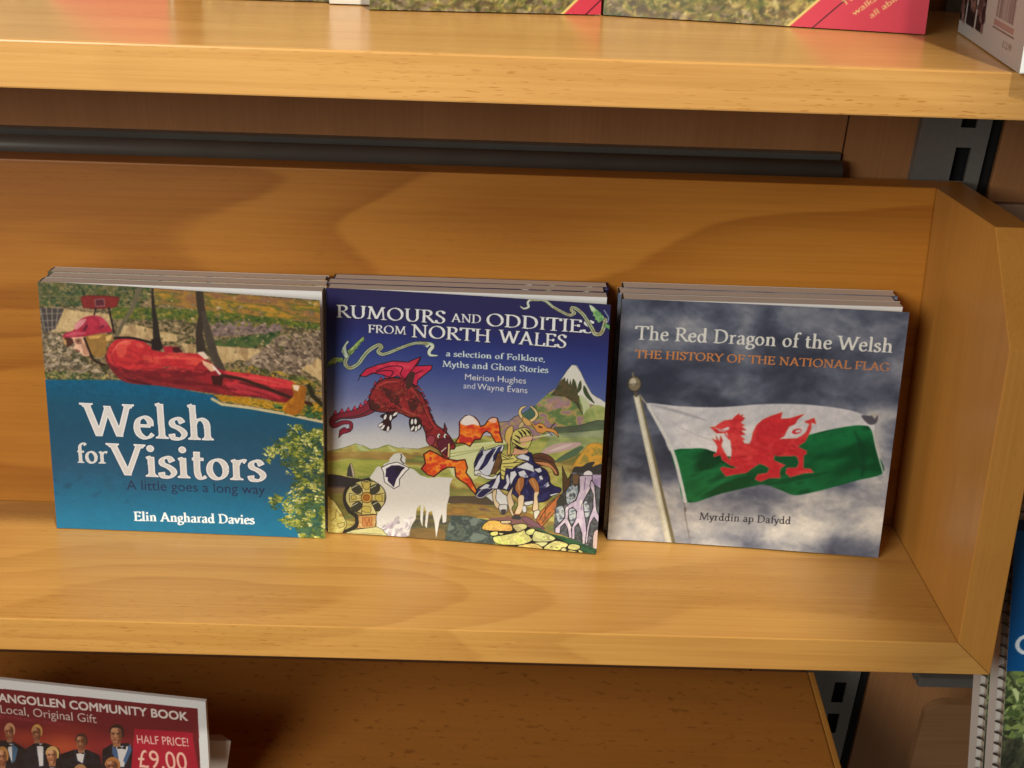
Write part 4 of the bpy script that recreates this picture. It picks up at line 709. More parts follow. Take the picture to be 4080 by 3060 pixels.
    A.poly([(850, 975), (900, 995), (960, 968), (1012, 980), (1062, 1030), (1132, 1040), (1192, 1080), (1212, 1155), (1160, 1100), (1062, 1078), (1000, 1102), (930, 1082), (905, 1040)], (206, 142, 72), True, out=K, ow=6); A.ell(975, 1020, 30, 12, (60, 24, 16), .3)
    A.line([(1110, 1030), (1140, 990), (1168, 965)], 16, (60, 56, 40), True); A.line([(1070, 1075), (1130, 1130)], 10, K, True)
    # pale water-roots on dark rock
    A.at(1760, 1680, .58824)
    A.poly([(798, 306), (835, 395), (862, 350), (1090, 362), (1080, 560), (1070, 900), (1010, 880), (950, 838), (850, 796), (738, 752), (748, 600), (800, 480)], pal([(70, 72, 74), (98, 102, 106), (56, 58, 56), (124, 122, 130)], 5, 6, 91, 2.8))
    A.poly([(798, 306), (835, 398), (858, 362), (850, 440), (805, 490)], (84, 64, 42), out=K, ow=4); A.poly([(866, 362), (914, 362), (906, 430), (868, 440)], (110, 86, 60), out=K, ow=3); A.poly([(760, 545), (800, 500), (830, 560), (770, 600)], (58, 60, 54), True)
    A.poly([(826, 472), (868, 434), (906, 444), (902, 500), (872, 552), (830, 562)], pal([(92, 104, 112), (140, 152, 158), (200, 206, 204), (70, 78, 84)], 2.4, 3, 190, 3), True, out=K, ow=4)
    for q in ([(930, 600), (955, 540), (985, 590), (985, 640), (950, 650)], [(840, 610), (880, 596), (892, 650), (858, 700)], [(755, 600), (800, 580), (812, 650), (770, 690)], [(975, 660), (1000, 640), (990, 690)]): A.poly(q, pal([(150, 156, 168), (196, 202, 196), (96, 104, 116)], 3, 1.8, 191, 3), True, out=(50, 54, 60), ow=3)
    PL = pal([(206, 192, 202), (182, 164, 184), (224, 214, 208)], 3, 6, 93)
    A.poly([(940, 362), (1090, 364), (1080, 470), (1020, 430), (1000, 400), (960, 410)], pal([(150, 128, 162), (184, 166, 192), (128, 108, 146)], 4, 5, 92)); A.poly([(946, 352), (975, 336), (1000, 352), (990, 372), (950, 372)], (220, 214, 212), True)
    A.poly([(914, 372), (1000, 368), (1002, 420), (986, 462), (962, 502), (936, 552), (946, 622), (958, 700), (962, 762), (950, 834), (934, 834), (930, 762), (906, 692), (882, 722), (882, 804), (864, 802), (858, 732), (890, 662), (896, 612), (870, 584), (842, 600), (836, 668), (862, 722), (862, 794), (844, 798), (834, 732), (815, 694), (786, 722), (782, 764), (750, 762), (750, 730), (790, 690), (815, 660), (818, 590), (850, 560), (890, 540), (915, 470)], PL, out=K, ow=5)
    A.poly([(994, 398), (1016, 430), (1020, 500), (1028, 600), (1048, 650), (1044, 694), (1012, 650), (986, 692), (976, 742), (966, 830), (953, 824), (965, 720), (985, 640), (1005, 590), (1008, 500), (984, 440)], PL, out=K, ow=5)
    A.line([(955, 385), (950, 430), (948, 460)], 6, (110, 90, 130), True); A.line([(930, 560), (925, 600)], 5, (120, 100, 130), True); A.poly([(1010, 760), (1040, 740), (1040, 850), (1005, 860)], (206, 180, 170), True, out=K, ow=3)
    # ground and stones
    A7()
    A.poly([(1060, 1185), (1180, 1215), (1320, 1285), (1500, 1320), (1700, 1385), (1960, 1490), (1960, 1580), (1750, 1560), (1690, 1470), (1400, 1350)], pal([(34, 74, 48), (52, 96, 62), (40, 66, 50)], 5, 3, 94))
    A.poly([(380, 1190), (800, 1160), (1060, 1200), (1400, 1330), (1760, 1520), (1700, 1580), (820, 1480), (600, 1440), (500, 1290)], (30, 34, 28))
    for p, c in (([(388, 1195), (450, 1130), (520, 1108), (640, 1120), (705, 1150), (785, 1170), (795, 1250), (650, 1258), (420, 1246)], (216, 168, 90)), ([(648, 1118), (775, 1112), (770, 1150), (660, 1154)], (206, 184, 146)), ([(800, 1180), (862, 1160), (952, 1150), (1012, 1190), (932, 1250), (862, 1262)], (188, 178, 122)), ([(498, 1280), (592, 1258), (604, 1312), (520, 1324)], (218, 208, 122)), ([(612, 1280), (690, 1290), (640, 1312)], (206, 200, 130)), ([(536, 1342), (700, 1308), (900, 1262), (962, 1240), (1052, 1340), (1064, 1385), (900, 1445), (600, 1435)], (206, 202, 124)), ([(980, 1262), (1062, 1214), (1114, 1240), (1082, 1300), (1010, 1304)], (208, 212, 132)), ([(1074, 1330), (1112, 1250), (1202, 1268), (1302, 1290), (1394, 1350), (1302, 1394), (1100, 1394)], (194, 194, 132)), ([(1100, 1412), (1284, 1402), (1230, 1462), (1130, 1472)], (206, 206, 142)), ([(1228, 1494), (1302, 1420), (1402, 1380), (1544, 1410), (1554, 1455), (1420, 1515)], (212, 206, 132)), ([(1460, 1512), (1502, 1470), (1544, 1500), (1522, 1535)], (216, 206, 150)), ([(1558, 1462), (1602, 1420), (1724, 1440), (1702, 1502), (1580, 1498)], (210, 206, 132)), ([(1700, 1490), (1775, 1532), (1720, 1545)], (214, 206, 130)), ([(860, 1462), (1100, 1420), (1222, 1505), (1000, 1490)], (216, 190, 110)), ([(1550, 1520), (1600, 1505), (1690, 1530), (1600, 1545)], (216, 200, 120))):
        cc = np.array(c, float); A.poly(p, pal([cc, cc * .86, np.minimum(cc * 1.08, 255), cc * (.9, 1.0, .8)], 4, 3, 95), True, out=K, ow=11, n=4)
    for x, y in ((1335, 1465), (1405, 1475)): A.ell(x, y, 18, 8, (90, 96, 50))
    A.line([(1220, 1330), (1290, 1330), (1280, 1360), (1340, 1370)], 5, (80, 84, 50))
    # sea serpents
    A4(); SB = [(345, 1100), (312, 1200), (370, 1258), (470, 1210), (545, 1110), (620, 1032), (725, 972), (765, 1000), (722, 1050), (765, 1088), (850, 1072), (1000, 1010), (1150, 957), (1250, 947), (1372, 960), (1404, 992), (1362, 1050), (1372, 1098), (1464, 1106)]
    tp = [44, 46, 46, 44, 44, 44, 42, 42, 42, 40, 36, 34, 32, 30, 34, 44, 46, 40, 34, 10]
    A.line(SB, 10, (26, 36, 50), True, taper=[t + 14 for t in tp]); A.line(SB, 10, pal([(140, 166, 132), (176, 190, 160), (150, 150, 104)], 4, 3, 96), True, taper=tp); A.line(SB[:15], 8, (120, 104, 66), True, taper=[10, 12, 8, 6])
    A.poly([(1230, 945), (1300, 985), (1250, 1000), (1340, 975), (1372, 960), (1340, 1005)], (206, 214, 190)); A.line(SB[14:], 10, (206, 214, 200), True, taper=[16, 30, 40, 30, 8])
    for p in ([(350, 1080), (342, 1040), (405, 990), (470, 922), (547, 858), (550, 920), (500, 942), (512, 955), (470, 985), (476, 1010), (430, 1030), (430, 1055), (385, 1095)], [(285, 1130), (180, 1118), (130, 1150), (88, 1208), (90, 1248), (120, 1215), (135, 1240), (160, 1200), (190, 1215), (215, 1180), (240, 1190), (295, 1170)]):
        A.poly(p, pal([(130, 156, 84), (176, 192, 120), (104, 134, 72)], 2.5, 2.5, 97, 3), out=(30, 44, 40), ow=5)
    for a, b in (((350, 1085), (540, 900)), ((360, 1088), (500, 960)), ((370, 1090), (460, 1010)), ((290, 1150), (95, 1230)), ((285, 1155), (150, 1210))): A.line([a, b], 5, (70, 96, 52))
    A.poly([(268, 1040), (300, 968), (346, 912), (356, 940), (328, 975), (330, 1040), (352, 1110), (318, 1140), (290, 1090)], (196, 210, 190), True, out=(40, 52, 56), ow=5); A.line([(275, 1020), (300, 1080)], 12, (110, 140, 100), True)
    A2()
    for t, a, b, cap in (('RUMOURS', (90, 300), (692, 338), 70), ('AND', (722, 327), (889, 334), 47), ('ODDITIES', (912, 348), (1516, 385), 71), ('FROM', (262, 387), (474, 399), 45), ('NORTH', (500, 412), (940, 441), 71), ('WALES', (986, 441), (1362, 468), 73)):
        A.text(t, a, b, cap, (228, 228, 226), 'serif', .165, .062, out=(20, 18, 48), ow=.06)
    T4(); SR = [(735, 272), (790, 308), (862, 280), (850, 220), (880, 178), (1000, 168), (1120, 180), (1250, 280), (1400, 362), (1510, 402), (1582, 370), (1532, 330), (1545, 284), (1622, 310), (1722, 400), (1800, 520), (1862, 622), (1900, 690), (1990, 684), (2042, 570), (2060, 470)]
    tq = [10, 30, 38, 34, 34, 40, 40, 40, 42, 44, 44, 44, 46, 50, 54, 56, 58, 58, 58, 60]
    A.line(SR, 10, (24, 26, 54), True, taper=[t + 18 for t in tq]); A.line(SR, 10, pal([(150, 168, 130), (186, 196, 160), (150, 140, 96), (196, 200, 170)], 3, 2.5, 98), True, taper=tq); A.line(SR[7:], 8, (110, 100, 60), True, taper=[10, 10, 14, 12])
    A.line(SR[:5], 10, (206, 212, 206), True, taper=[8, 22, 30, 26])
    A.poly([(1812, 238), (1882, 268), (1992, 360), (2054, 440), (2022, 482), (1950, 522), (1930, 480), (1895, 470), (1905, 430), (1860, 400), (1880, 375), (1838, 330)], pal([(110, 166, 96), (150, 190, 130), (90, 140, 84)], 2.5, 2.5, 99, 3), out=(24, 40, 50), ow=6); A.poly([(1815, 240), (1880, 275), (1900, 330), (1845, 325)], (196, 210, 180), True)
    A.line([(2040, 318), (2082, 380), (2110, 440), (2095, 510)], 12, (150, 168, 190), True); A.poly([(2050, 520), (2100, 540), (2150, 570), (2150, 640), (2100, 600), (2050, 585)], (110, 160, 96), out=(30, 46, 44), ow=4)
    # small lettering
    A.at(1640, 1320, .27125); LT = (208, 222, 222); OT = (28, 34, 80)
    A.text('a selection of Folklore,', (484, 400), (1930, 472), 84, LT, 'serif', .165, .085, out=OT, ow=.05)
    A.text('Myths and Ghost Stories', (432, 556), (1976, 636), 90, LT, 'serif', .165, .085, out=OT, ow=.05)
    A.text('Meirion Hughes', (762, 744), (1648, 795), 86, (222, 222, 222), 'sans', bold=.035, out=(40, 48, 92), ow=.05)
    A.text('and', (740, 872), (908, 880), 84, (200, 204, 212), 'sans')
    A.text('Wayne Evans', (938, 884), (1668, 936), 88, (222, 222, 222), 'sans', bold=.035, out=(50, 58, 100), ow=.05)
    return A

# ------------------------------------------------------------------ other prints
def print_sign(W, H, corners):
    A = Art(W, H, corners, 6.0)
    A.put(np.ones((A.ny, A.nx), bool), 0, 0, (226, 226, 222))
    A.at(0, 2640, .434); K = (22, 18, 20)
    A.poly([(-900, 150), (0, 243), (1812, 426), (1880, 1900), (-900, 1900)], grad([(0, (70, 26, 30)), (60, (112, 32, 36)), (84, (116, 34, 38)), (100, (72, 24, 28)), (116, (44, 18, 20))], 6, 1, 4, 20))
    for x, y, r, c in ((620, 720, 420, (170, 62, 44)), (560, 760, 260, (196, 92, 52)), (1000, 740, 300, (140, 40, 44)), (200, 700, 240, (176, 70, 46))):
        for i in range(8): A.ell(x, y, r * (1 - i / 8.5), r * .42 * (1 - i / 8.5), c, .1, a=.12)
    SK = lambda s: pal([(196, 142, 104), (160, 104, 72), (120, 74, 52)], 4, 4, s, 2.4)
    def man(x, y, rx, ry, hair, body, shirt, s):
        A.poly(body, pal([(24, 22, 24), (36, 34, 40), (18, 16, 18)], 6, 6, s))
        A.poly(shirt, (206, 200, 196), out=(60, 70, 84), ow=8)
        cx = np.mean([p[0] for p in shirt]); ty = min(p[1] for p in shirt)
        A.poly([(cx - 42, ty - 4), (cx, ty + 16), (cx + 40, ty), (cx + 36, ty + 36), (cx, ty + 26), (cx - 40, ty + 30)], K)
        A.poly([(x - rx * .5, y + ry * .5), (x + rx * .55, y + ry * .5), (x + rx * .5, y + ry * 1.25), (x - rx * .45, y + ry * 1.25)], (150, 104, 76))
        A.poly([(x - rx * .85, y - ry * .1), (x - rx * .8, y - ry * .7), (x - rx * .2, y - ry * 1.08), (x + rx * .5, y - ry * 1.0), (x + rx * .98, y - ry * .5), (x + rx * .95, y + ry * .2), (x + rx * .6, y + ry * .3)], hair, True)
        A.poly([(x - rx * .78, y - ry * .25), (x - rx * .55, y - ry * .68), (x + rx * .1, y - ry * .72), (x + rx * .6, y - ry * .5), (x + rx * .72, y + ry * .1), (x + rx * .5, y + ry * .72), (x + rx * .05, y + ry * 1.0), (x - rx * .4, y + ry * .86), (x - rx * .74, y + ry * .35)], SK(s), True)
        A.poly([(x + rx * .22, y - ry * .62), (x + rx * .66, y - ry * .4), (x + rx * .72, y + ry * .2), (x + rx * .42, y + ry * .82), (x + rx * .12, y + ry * .9), (x + rx * .3, y + ry * .3)], (96, 58, 40), True, a=.75)
        for d in (-.42, .18): A.poly([(x + rx * (d - .2), y - ry * .16), (x + rx * (d + .18), y - ry * .2), (x + rx * (d + .14), y - ry * .04), (x + rx * (d - .12), y - ry * .02)], (76, 46, 34), True, a=.85)
        A.poly([(x - rx * .2, y - ry * .1), (x - rx * .02, y + ry * .28), (x - rx * .3, y + ry * .3)], (214, 160, 120), a=.8); A.line([(x - rx * .34, y + ry * .32), (x + rx * .02, y + ry * .3)], 5, (104, 62, 44)); A.line([(x - rx * .4, y + ry * .56), (x + rx * .2, y + ry * .54)], 7, (120, 60, 48))
        A.poly([(x - rx * .6, y - ry * .6), (x - rx * .1, y - ry * .68), (x - rx * .1, y - ry * .36), (x - rx * .62, y - ry * .3)], (214, 164, 122), True, a=.6)
    man(88, 640, 50, 76, (190, 140, 104), [(-60, 800), (10, 715), (120, 725), (230, 790), (270, 900), (260, 1100), (-60, 1100)], [(80, 745), (125, 745), (150, 800), (110, 930), (70, 800)], 101)
    man(338, 650, 50, 74, (196, 150, 80), [(230, 800), (310, 745), (420, 740), (540, 790), (590, 950), (560, 1200), (230, 1200)], [(330, 740), (400, 745), (400, 950), (360, 955)], 102)
    man(745, 735, 58, 76, (70, 46, 36), [(560, 840), (680, 800), (800, 800), (910, 850), (950, 1000), (950, 1300), (560, 1300)], [(690, 808), (780, 830), (760, 930), (710, 900)], 103)
    man(1068, 665, 70, 88, (52, 36, 30), [(940, 800), (1030, 745), (1180, 740), (1225, 800), (1225, 1300), (930, 1300)], [(1060, 765), (1180, 770), (1140, 960), (1090, 960)], 104)
    A.poly([(1030, 770), (1075, 800), (1090, 900), (1050, 870), (1030, 830)], (64, 92, 128)); A.poly([(1190, 745), (1210, 800), (1150, 940), (1130, 900), (1170, 800)], (70, 98, 134)); A.poly([(110, 745), (165, 790), (140, 900), (112, 925)], (64, 96, 122))
    man(478, 855, 62, 78, (196, 160, 96), [(300, 1010), (420, 940), (560, 950), (640, 1040), (640, 1500), (280, 1500)], [(450, 960), (510, 965), (500, 1100), (460, 1100)], 105)
    man(20, 870, 58, 90, (170, 120, 60), [(-120, 1010), (0, 960), (110, 980), (180, 1060), (180, 1500), (-120, 1500)], [(-10, 980), (50, 985), (40, 1100), (0, 1100)], 106)
    man(1030, 960, 72, 84, (170, 112, 60), [(860, 1120), (980, 1050), (1100, 1050), (1220, 1110), (1220, 1600), (860, 1600)], [(1000, 1060), (1070, 1065), (1060, 1200), (1010, 1200)], 107)
    man(735, 1010, 60, 70, (160, 120, 80), [(600, 1120), (700, 1080), (800, 1090), (880, 1140), (880, 1600), (600, 1600)], [(710, 1085), (770, 1090), (760, 1200), (720, 1200)], 108)
    A.poly([(1240, 618), (1262, 612), (1735, 643), (1762, 668), (1768, 700), (1800, 1250), (1250, 1250), (1230, 660)], pal([(176, 32, 54), (164, 28, 48)], 20, 10, 109), True, n=2)
    A.text('LLANGOLLEN COMMUNITY BOOK', (-112, 350), (1722, 536), 72, (224, 214, 206), 'sans', bold=.055)
    A.text('Local, Original Gift', (10, 466), (888, 559), 74, (206, 190, 180), 'sans')
    A.text("INSPIRED BY REMBRANDT'S PORTRAITS", (-210, 487), (642, 592), 30, (150, 54, 66), 'sans')
    A.text('HALF PRICE!', (1262, 742), (1730, 772), 74, (236, 196, 178), 'sans', bold=.03)
    A.text('£9.00', (1278, 962), (1722, 990), 158, (238, 190, 168), 'sans')
    return A

def print_walks(W, H, seed, tri, words):
    A = Art(W, H, ((0, 0), (W, 0), (W, H), (0, H)), 5.0)
    A.put(np.ones((A.ny, A.nx), bool), 0, 0, grad([(0, (150, 132, 74)), (H * .6, (120, 140, 70)), (H, (150, 176, 206))], 30))
    gl = pal([(104, 96, 50), (160, 140, 74), (92, 100, 48), (190, 168, 92), (116, 92, 58), (84, 92, 52)], 26, 13, seed, 3.0)
    A.put(A.V < H * .62, 0, 0, gl)
    for i, (n, sz, cs) in enumerate(((900, (1.6, 4.2), [(98, 84, 52), (84, 92, 46), (120, 100, 60), (72, 72, 40)]), (1500, (.9, 2.6), [(196, 176, 104), (150, 138, 70), (170, 148, 84), (112, 118, 56), (206, 190, 130)]), (700, (.7, 1.8), [(214, 200, 140), (150, 120, 70), (90, 70, 50), (130, 140, 70)]))):
        A.blobs([(0, 0), (W, 0), (W, 62), (0, 62)], n, sz, cs, seed + i, 2.4, .9, 1.3, a=.55)
    A.blobs([(0, 0), (W, 0), (W, 7), (0, 7)], 110, (1.5, 4), [(96, 76, 56), (140, 118, 96), (76, 66, 50), (166, 146, 116)], seed + 5, 1.8, a=.6)
    A.soft((0, 0, W, H), 1, .2, seed, 2.5)
    if tri:
        u0 = tri; R = pal([(216, 64, 82), (206, 58, 76)], 30, 30, 120, 1.5)
        A.poly([(u0, -.5), (W + 1, -.5), (W + 1, W - u0 + 1)], R); A.line([(u0, -.5), (W + 1, W - u0 + .5)], 1.1, (232, 206, 120)); A.line([(u0 + 11, -.5), (W + 1, W - u0 - 10.5)], .55, (70, 16, 30))
        if words:
            for t, p, L in (('Twelve', (108.5, 10.2), 14.5), ('walks for', (113.2, 6.2), 20.0), ('all abilities', (120.8, 5.6), 22.0)):
                A.text(t, p, (p[0] + L * .77, p[1] + L * .64), 2.6, (240, 206, 130), 'sans', bold=.05)
    return A

def print_white_back(W, H):
    A = Art(W, H, ((0, 0), (W, 0), (W, H), (0, H)), 6.0)
    A.put(np.ones((A.ny, A.nx), bool), 0, 0, (214, 206, 198))
    for i, (a, b) in enumerate(((-1, 12), (14.6, 33), (36, 52))):
        A.poly([(a, 5.6), (b, 5.4), (b, 48), (a, 48)], pal([(30, 24, 28), (58, 46, 52), (24, 20, 22), (96, 70, 66)], 8, 9, 130 + i, 3.0))
        A.blobs([(a, 7), (b, 7), (b, 46), (a, 46)], 30, (3, 9), [(150, 100, 90), (90, 74, 76), (40, 30, 34), (170, 130, 120)], 140 + i, a=.7)
    A.text('£12.99', (91, 5.4), (106.5, 5.4), 2.6, (96, 80, 72), 'sans', bold=.03)
    A.line([(69, 10.8), (108, 10.8)], .5, (80, 66, 58)); A.poly([(70, 11.6), (106, 11.6), (106, 14), (70, 14)], (186, 150, 140))
    R = np.random.RandomState(5); u = 72.0
    while u < 104:
        wd = R.choice([.35, .7, 1.0]); A.poly([(u, 15), (u + wd, 15), (u + wd, 33), (u, 33)], (96, 80, 74)); u += wd + R.choice([.4, .7, 1.1])
    return A

def print_outdoor(W, H):
    A = Art(W, H, ((0, 0), (W, 0), (W, H), (0, H)), 4.0); hb = H - 79.0
    A.put(np.ones((A.ny, A.nx), bool), 0, 0, pal([(104, 122, 62), (66, 84, 44), (134, 150, 88), (48, 56, 36), (96, 112, 70)], 9, 7, 150, 2.8))
    A.blobs([(0, 0), (W, 0), (W, hb), (0, hb)], 1500, (1.5, 5), [(150, 166, 96), (70, 84, 44), (120, 140, 70), (176, 186, 130), (44, 50, 34), (104, 120, 64)], 151, 2.2, .7, 1.2)
    A.poly([(0, 0), (26, 0), (22, hb - 40), (0, hb - 34)], pal([(40, 40, 34), (66, 66, 50), (90, 84, 60)], 5, 9, 152, 2.8), a=.85)
    A.poly([(0, hb), (W, hb), (W, H), (0, H)], pal([(2, 84, 142), (0, 76, 132)], 40, 30, 153, 1.6))
    A.poly([(0, H - 6), (W, H - 6), (W, H), (0, H)], (10, 34, 62))
    A.text('C', (4.0, hb + 9), (14.5, hb + 9), 10.0, (226, 232, 236), 'sans', bold=.03)
    return A

# ------------------------------------------------------------------ meshes that carry a print
M_print, _nt, _N, _L, _B = newmat('printed_card')
_at = _N.new('ShaderNodeAttribute'); _at.attribute_name = 'ink'
_tc = _N.new('ShaderNodeTexCoord'); _nz = _N.new('ShaderNodeTexNoise'); _nz.inputs['Scale'].default_value = 900; _nz.inputs['Detail'].default_value = 2
_L.new(_tc.outputs['Object'], _nz.inputs['Vector'])
_mr = _N.new('ShaderNodeMapRange'); _mr.inputs['To Min'].default_value = 0.90; _mr.inputs['To Max'].default_value = 1.10; _L.new(_nz.outputs['Fac'], _mr.inputs['Value'])
_vm = _N.new('ShaderNodeVectorMath'); _vm.operation = 'SCALE'; _L.new(_at.outputs['Color'], _vm.inputs[0]); _L.new(_mr.outputs[0], _vm.inputs['Scale'])
_L.new(_vm.outputs[0], _B.inputs['Base Color']); _B.inputs['Roughness'].default_value = 0.38; _B.inputs['Specular IOR Level'].default_value = 0.35

def print_mesh(name, W, H, cols, surf, th=0.00035, backcol=(0.78, 0.77, 0.73)):
    """fine front sheet coloured by the print, coarse white back sheet and rim; surf(u, v) -> forward displacement in metres"""
    ny, nx = cols.shape[:2]
    us = np.linspace(0, W, nx) / 1000; vs = np.linspace(0, H, ny) / 1000
    U, V = np.meshgrid(us, vs)
    D = surf(U, V)
    front = np.stack([U, -D, V], -1).reshape(-1, 3)
    idx = np.arange(ny * nx).reshape(ny, nx)
    f = np.stack([idx[:-1, :-1], idx[:-1, 1:], idx[1:, 1:], idx[1:, :-1]], -1).reshape(-1, 4)
    step = lambda n: np.unique(np.r_[np.arange(0, n, max(1, n // 24)), n - 1])
    ri, ci = step(ny), step(nx)
    bi = idx[np.ix_(ri, ci)].reshape(-1); back = front[bi].copy(); back[:, 1] += th
    b0 = len(front); bidx = np.arange(len(bi)).reshape(len(ri), len(ci)) + b0
    fb = np.stack([bidx[:-1, :-1], bidx[1:, :-1], bidx[1:, 1:], bidx[:-1, 1:]], -1).reshape(-1, 4)
    rim = []
    for fr, bk in ((idx[0, ci], bidx[0]), (idx[-1, ci], bidx[-1]), (idx[ri, 0], bidx[:, 0]), (idx[ri, -1], bidx[:, -1])):
        for i in range(len(fr) - 1): rim.append((fr[i], fr[i + 1], bk[i + 1], bk[i]))
    verts = np.vstack([front, back]); faces = np.vstack([f, fb, np.array(rim)])
    me = bpy.data.meshes.new(name); me.vertices.add(len(verts)); me.vertices.foreach_set('co', verts.astype(np.float32).ravel())
    n = len(faces); me.loops.add(n * 4); me.loops.foreach_set('vertex_index', faces.astype(np.int32).ravel())
    me.polygons.add(n); me.polygons.foreach_set('loop_start', np.arange(0, n * 4, 4, dtype=np.int32))
    try: me.polygons.foreach_set('loop_total', np.full(n, 4, np.int32))
    except Exception: pass
    sm = np.zeros(n, bool); sm[:len(f)] = True; me.polygons.foreach_set('use_smooth', sm)
    me.update(calc_edges=True); me.validate()
    at = me.color_attributes.new('ink', 'FLOAT_COLOR', 'POINT')
    rgba = np.ones((len(verts), 4), np.float32); rgba[:len(front), :3] = cols.reshape(-1, 3); rgba[len(front):, :3] = backcol
    at.data.foreach_set('color', rgba.ravel())
    me.materials.append(M_print)
    return me

# ------------------------------------------------------------------ the bay: back panels, upright, rail (plumb, world axes)
I4 = Matrix.Identity(4); T3 = Matrix.Translation
wp = T3((0, 0.206, -0.45))
tag(box('wall_panel', -0.9, 0.2202, 0, .012, 0, 1.4, M_panel, None, wp, .0006), 'wide brown wooden back panel behind the trays, left of the slotted upright', 'wall panel')
tag(box('wall_panel', 0.2210, 0.265, 0, .012, 0, 1.4, M_panel, None, wp), 'narrow brown wooden strip between the wide back panel and the slotted upright', 'wall panel')
tag(box('wall_panel', 0.3045, 0.9, -.004, .008, 0.5930, 1.4, M_panel, None, wp, .0008), 'brown wooden panel right of the upright, above its horizontal joint', 'wall panel')
M_panel2 = wood('pale_panel_wood', (0.47, 0.30, 0.20, 1), (0.34, 0.19, 0.10, 1), 'Z', 0.1, 0.1, 0.45, 25.0)
tag(box('wall_panel', 0.3045, 0.9, -.004, .008, 0.40, 0.5918, M_panel2, None, wp, .0008), 'paler wooden panel right of the upright, just below the upper horizontal joint', 'wall panel')
tag(box('wall_panel', 0.3045, 0.9, -.004, .008, -0.1, 0.3988, M_panel, None, wp, .0008), 'brown wooden panel low down, right of the upright and behind the metal bar', 'wall panel')

# slotted upright: a folded channel with a punched face
up = thing('shelf_upright', T3((0.2776, 0.200, -0.45)), 'grey metal shelf upright with a row of punched black slots', 'shelf upright')
P0, P1, PT, ZT = -.0189, .0189, .0313, 1.4          # face edges, slot pitch, height
sx0, sx1, sh = .0024, .0108, .0198
bm = bmesh.new()
def quad(a, b, c, d): bm.faces.new([bm.verts.new(p) for p in (a, b, c, d)])
zs0 = (0.1760 + .45) % PT; nz = int(ZT / PT)
quad((P0, 0, 0), (sx0, 0, 0), (sx0, 0, ZT), (P0, 0, ZT)); quad((sx1, 0, 0), (P1, 0, 0), (P1, 0, ZT), (sx1, 0, ZT))
prev = 0.0
for i in range(nz + 1):
    top = zs0 + i * PT; bot = top - sh
    if top > ZT: break
    if bot > prev: quad((sx0, 0, prev), (sx1, 0, prev), (sx1, 0, bot), (sx0, 0, bot))
    for xx in (sx0, sx1): quad((xx, 0, max(bot, 0)), (xx, .002, max(bot, 0)), (xx, .002, top), (xx, 0, top))
    quad((sx0, 0, top), (sx1, 0, top), (sx1, .002, top), (sx0, .002, top))
    prev = top
quad((sx0, 0, prev), (sx1, 0, prev), (sx1, 0, ZT), (sx0, 0, ZT))
for xx, yy in ((P0, .018), (P1, .018)): quad((xx, 0, 0), (xx, yy, 0), (xx, yy, ZT), (xx, 0, ZT))
bmesh.ops.remove_doubles(bm, verts=bm.verts, dist=1e-6); bmesh.ops.recalc_face_normals(bm, faces=bm.faces)
me = bpy.data.meshes.new('slotted_face'); bm.to_mesh(me); bm.free(); link('slotted_face', me, M_post, up)
box('slot_shade', P0 + .002, P1 - .002, .006, .018, 0, ZT, M_dark, up)  # black filling that paints the darkness behind the slots
box('gap_shade', P1 + .0002, .0258, .004, .016, 0, ZT, M_dark, up)  # black strip painting the shade of the open gap beside the upright

# rail behind the tray
rl = thing('hang_rail', T3((-0.9, 0.196, 0.1618)), 'long dark metal rail along the back panel above the tray', 'rail')
n = 14; prof = [(-.0052 * math.cos(a) if False else .0055 * math.cos(a), .0056 * math.sin(a)) for a in np.linspace(0, 2 * math.pi, n, endpoint=False)]
o = prism('rail_bar', prof, 0, 1.1185, M_rail, rl)
for p in o.data.polygons: p.use_smooth = len(p.vertices) == 4
box('rail_backing', 0, 1.1185, .0056, .0098, -.010, .0070, M_rail, rl)

# ------------------------------------------------------------------ display trays (they lean back)
XR, TT, TL, DD, DT, HH, XL = 0.26504, 0.0186, 0.0178, 0.1264, 0.1360, 0.1962, -0.62   # the back board leans: DD deep at its foot, DT at its top
def make_tray(M, label, mats):
    t = thing('display_tray', M, label, 'display tray', 'leaning wooden display trays')
    mf, mb, ms = mats
    v = [(XL, 0, 0), (XR, 0, 0), (XR + TT, 0, -TL), (XL, 0, -TL)]; v += [(x, DD + TT, z) for x, y, z in v]
    solid('floor_board', v, [(0, 1, 2, 3), (4, 5, 6, 7), (0, 1, 5, 4), (1, 2, 6, 5), (2, 3, 7, 6), (3, 0, 4, 7)], mf, t, None, .0005)
    g = .00006
    v = [(XL, DD, g), (XR, DD, g), (XR + TT, DD + TT, g), (XL, DD + TT, g)]; v += [(x, y + DT - DD, HH) for x, y, z in v]
    solid('back_board', v, BOXF, mb, t, None, .0009)
    pi = [(0, g), (0, .1541), (.0425, .2001), (DT - g, HH), (DD - g, g)]; po = [(0, g - TL), (0, .1541), (.0425, .2001), (DT + TT - g, HH), (DD + TT - g, g - TL)]
    prism('side_panel', pi, XR + g, XR + TT, ms, t, None, .0005, po)
    pl_ = [(0, g), (0, .1541), (.0425, .2001), (DT - g, HH), (DD - g, g)]
    prism('side_panel', pl_, XL - TT, XL - g, ms, t, None, .0008)
    return t
make_tray(G, 'leaning beech tray holding the three stacks of square guidebooks', (M_lip, M_back, M_side))
ZU = 0.28645; YU = -ZU * math.tan(TAU)
us = thing('display_shelf', G @ T3((0, YU, ZU)), 'thick beech shelf at the top with red cornered walking guides', 'shelf')
box('shelf_board', XL, XR + .12, 0.0030, .2092, -TL, 0, M_upper, us, None, .0007)
box('front_lipping', XL, XR + .12, 0, .0029, -TL - .0001, .0001, M_upper, us, None, .0007)

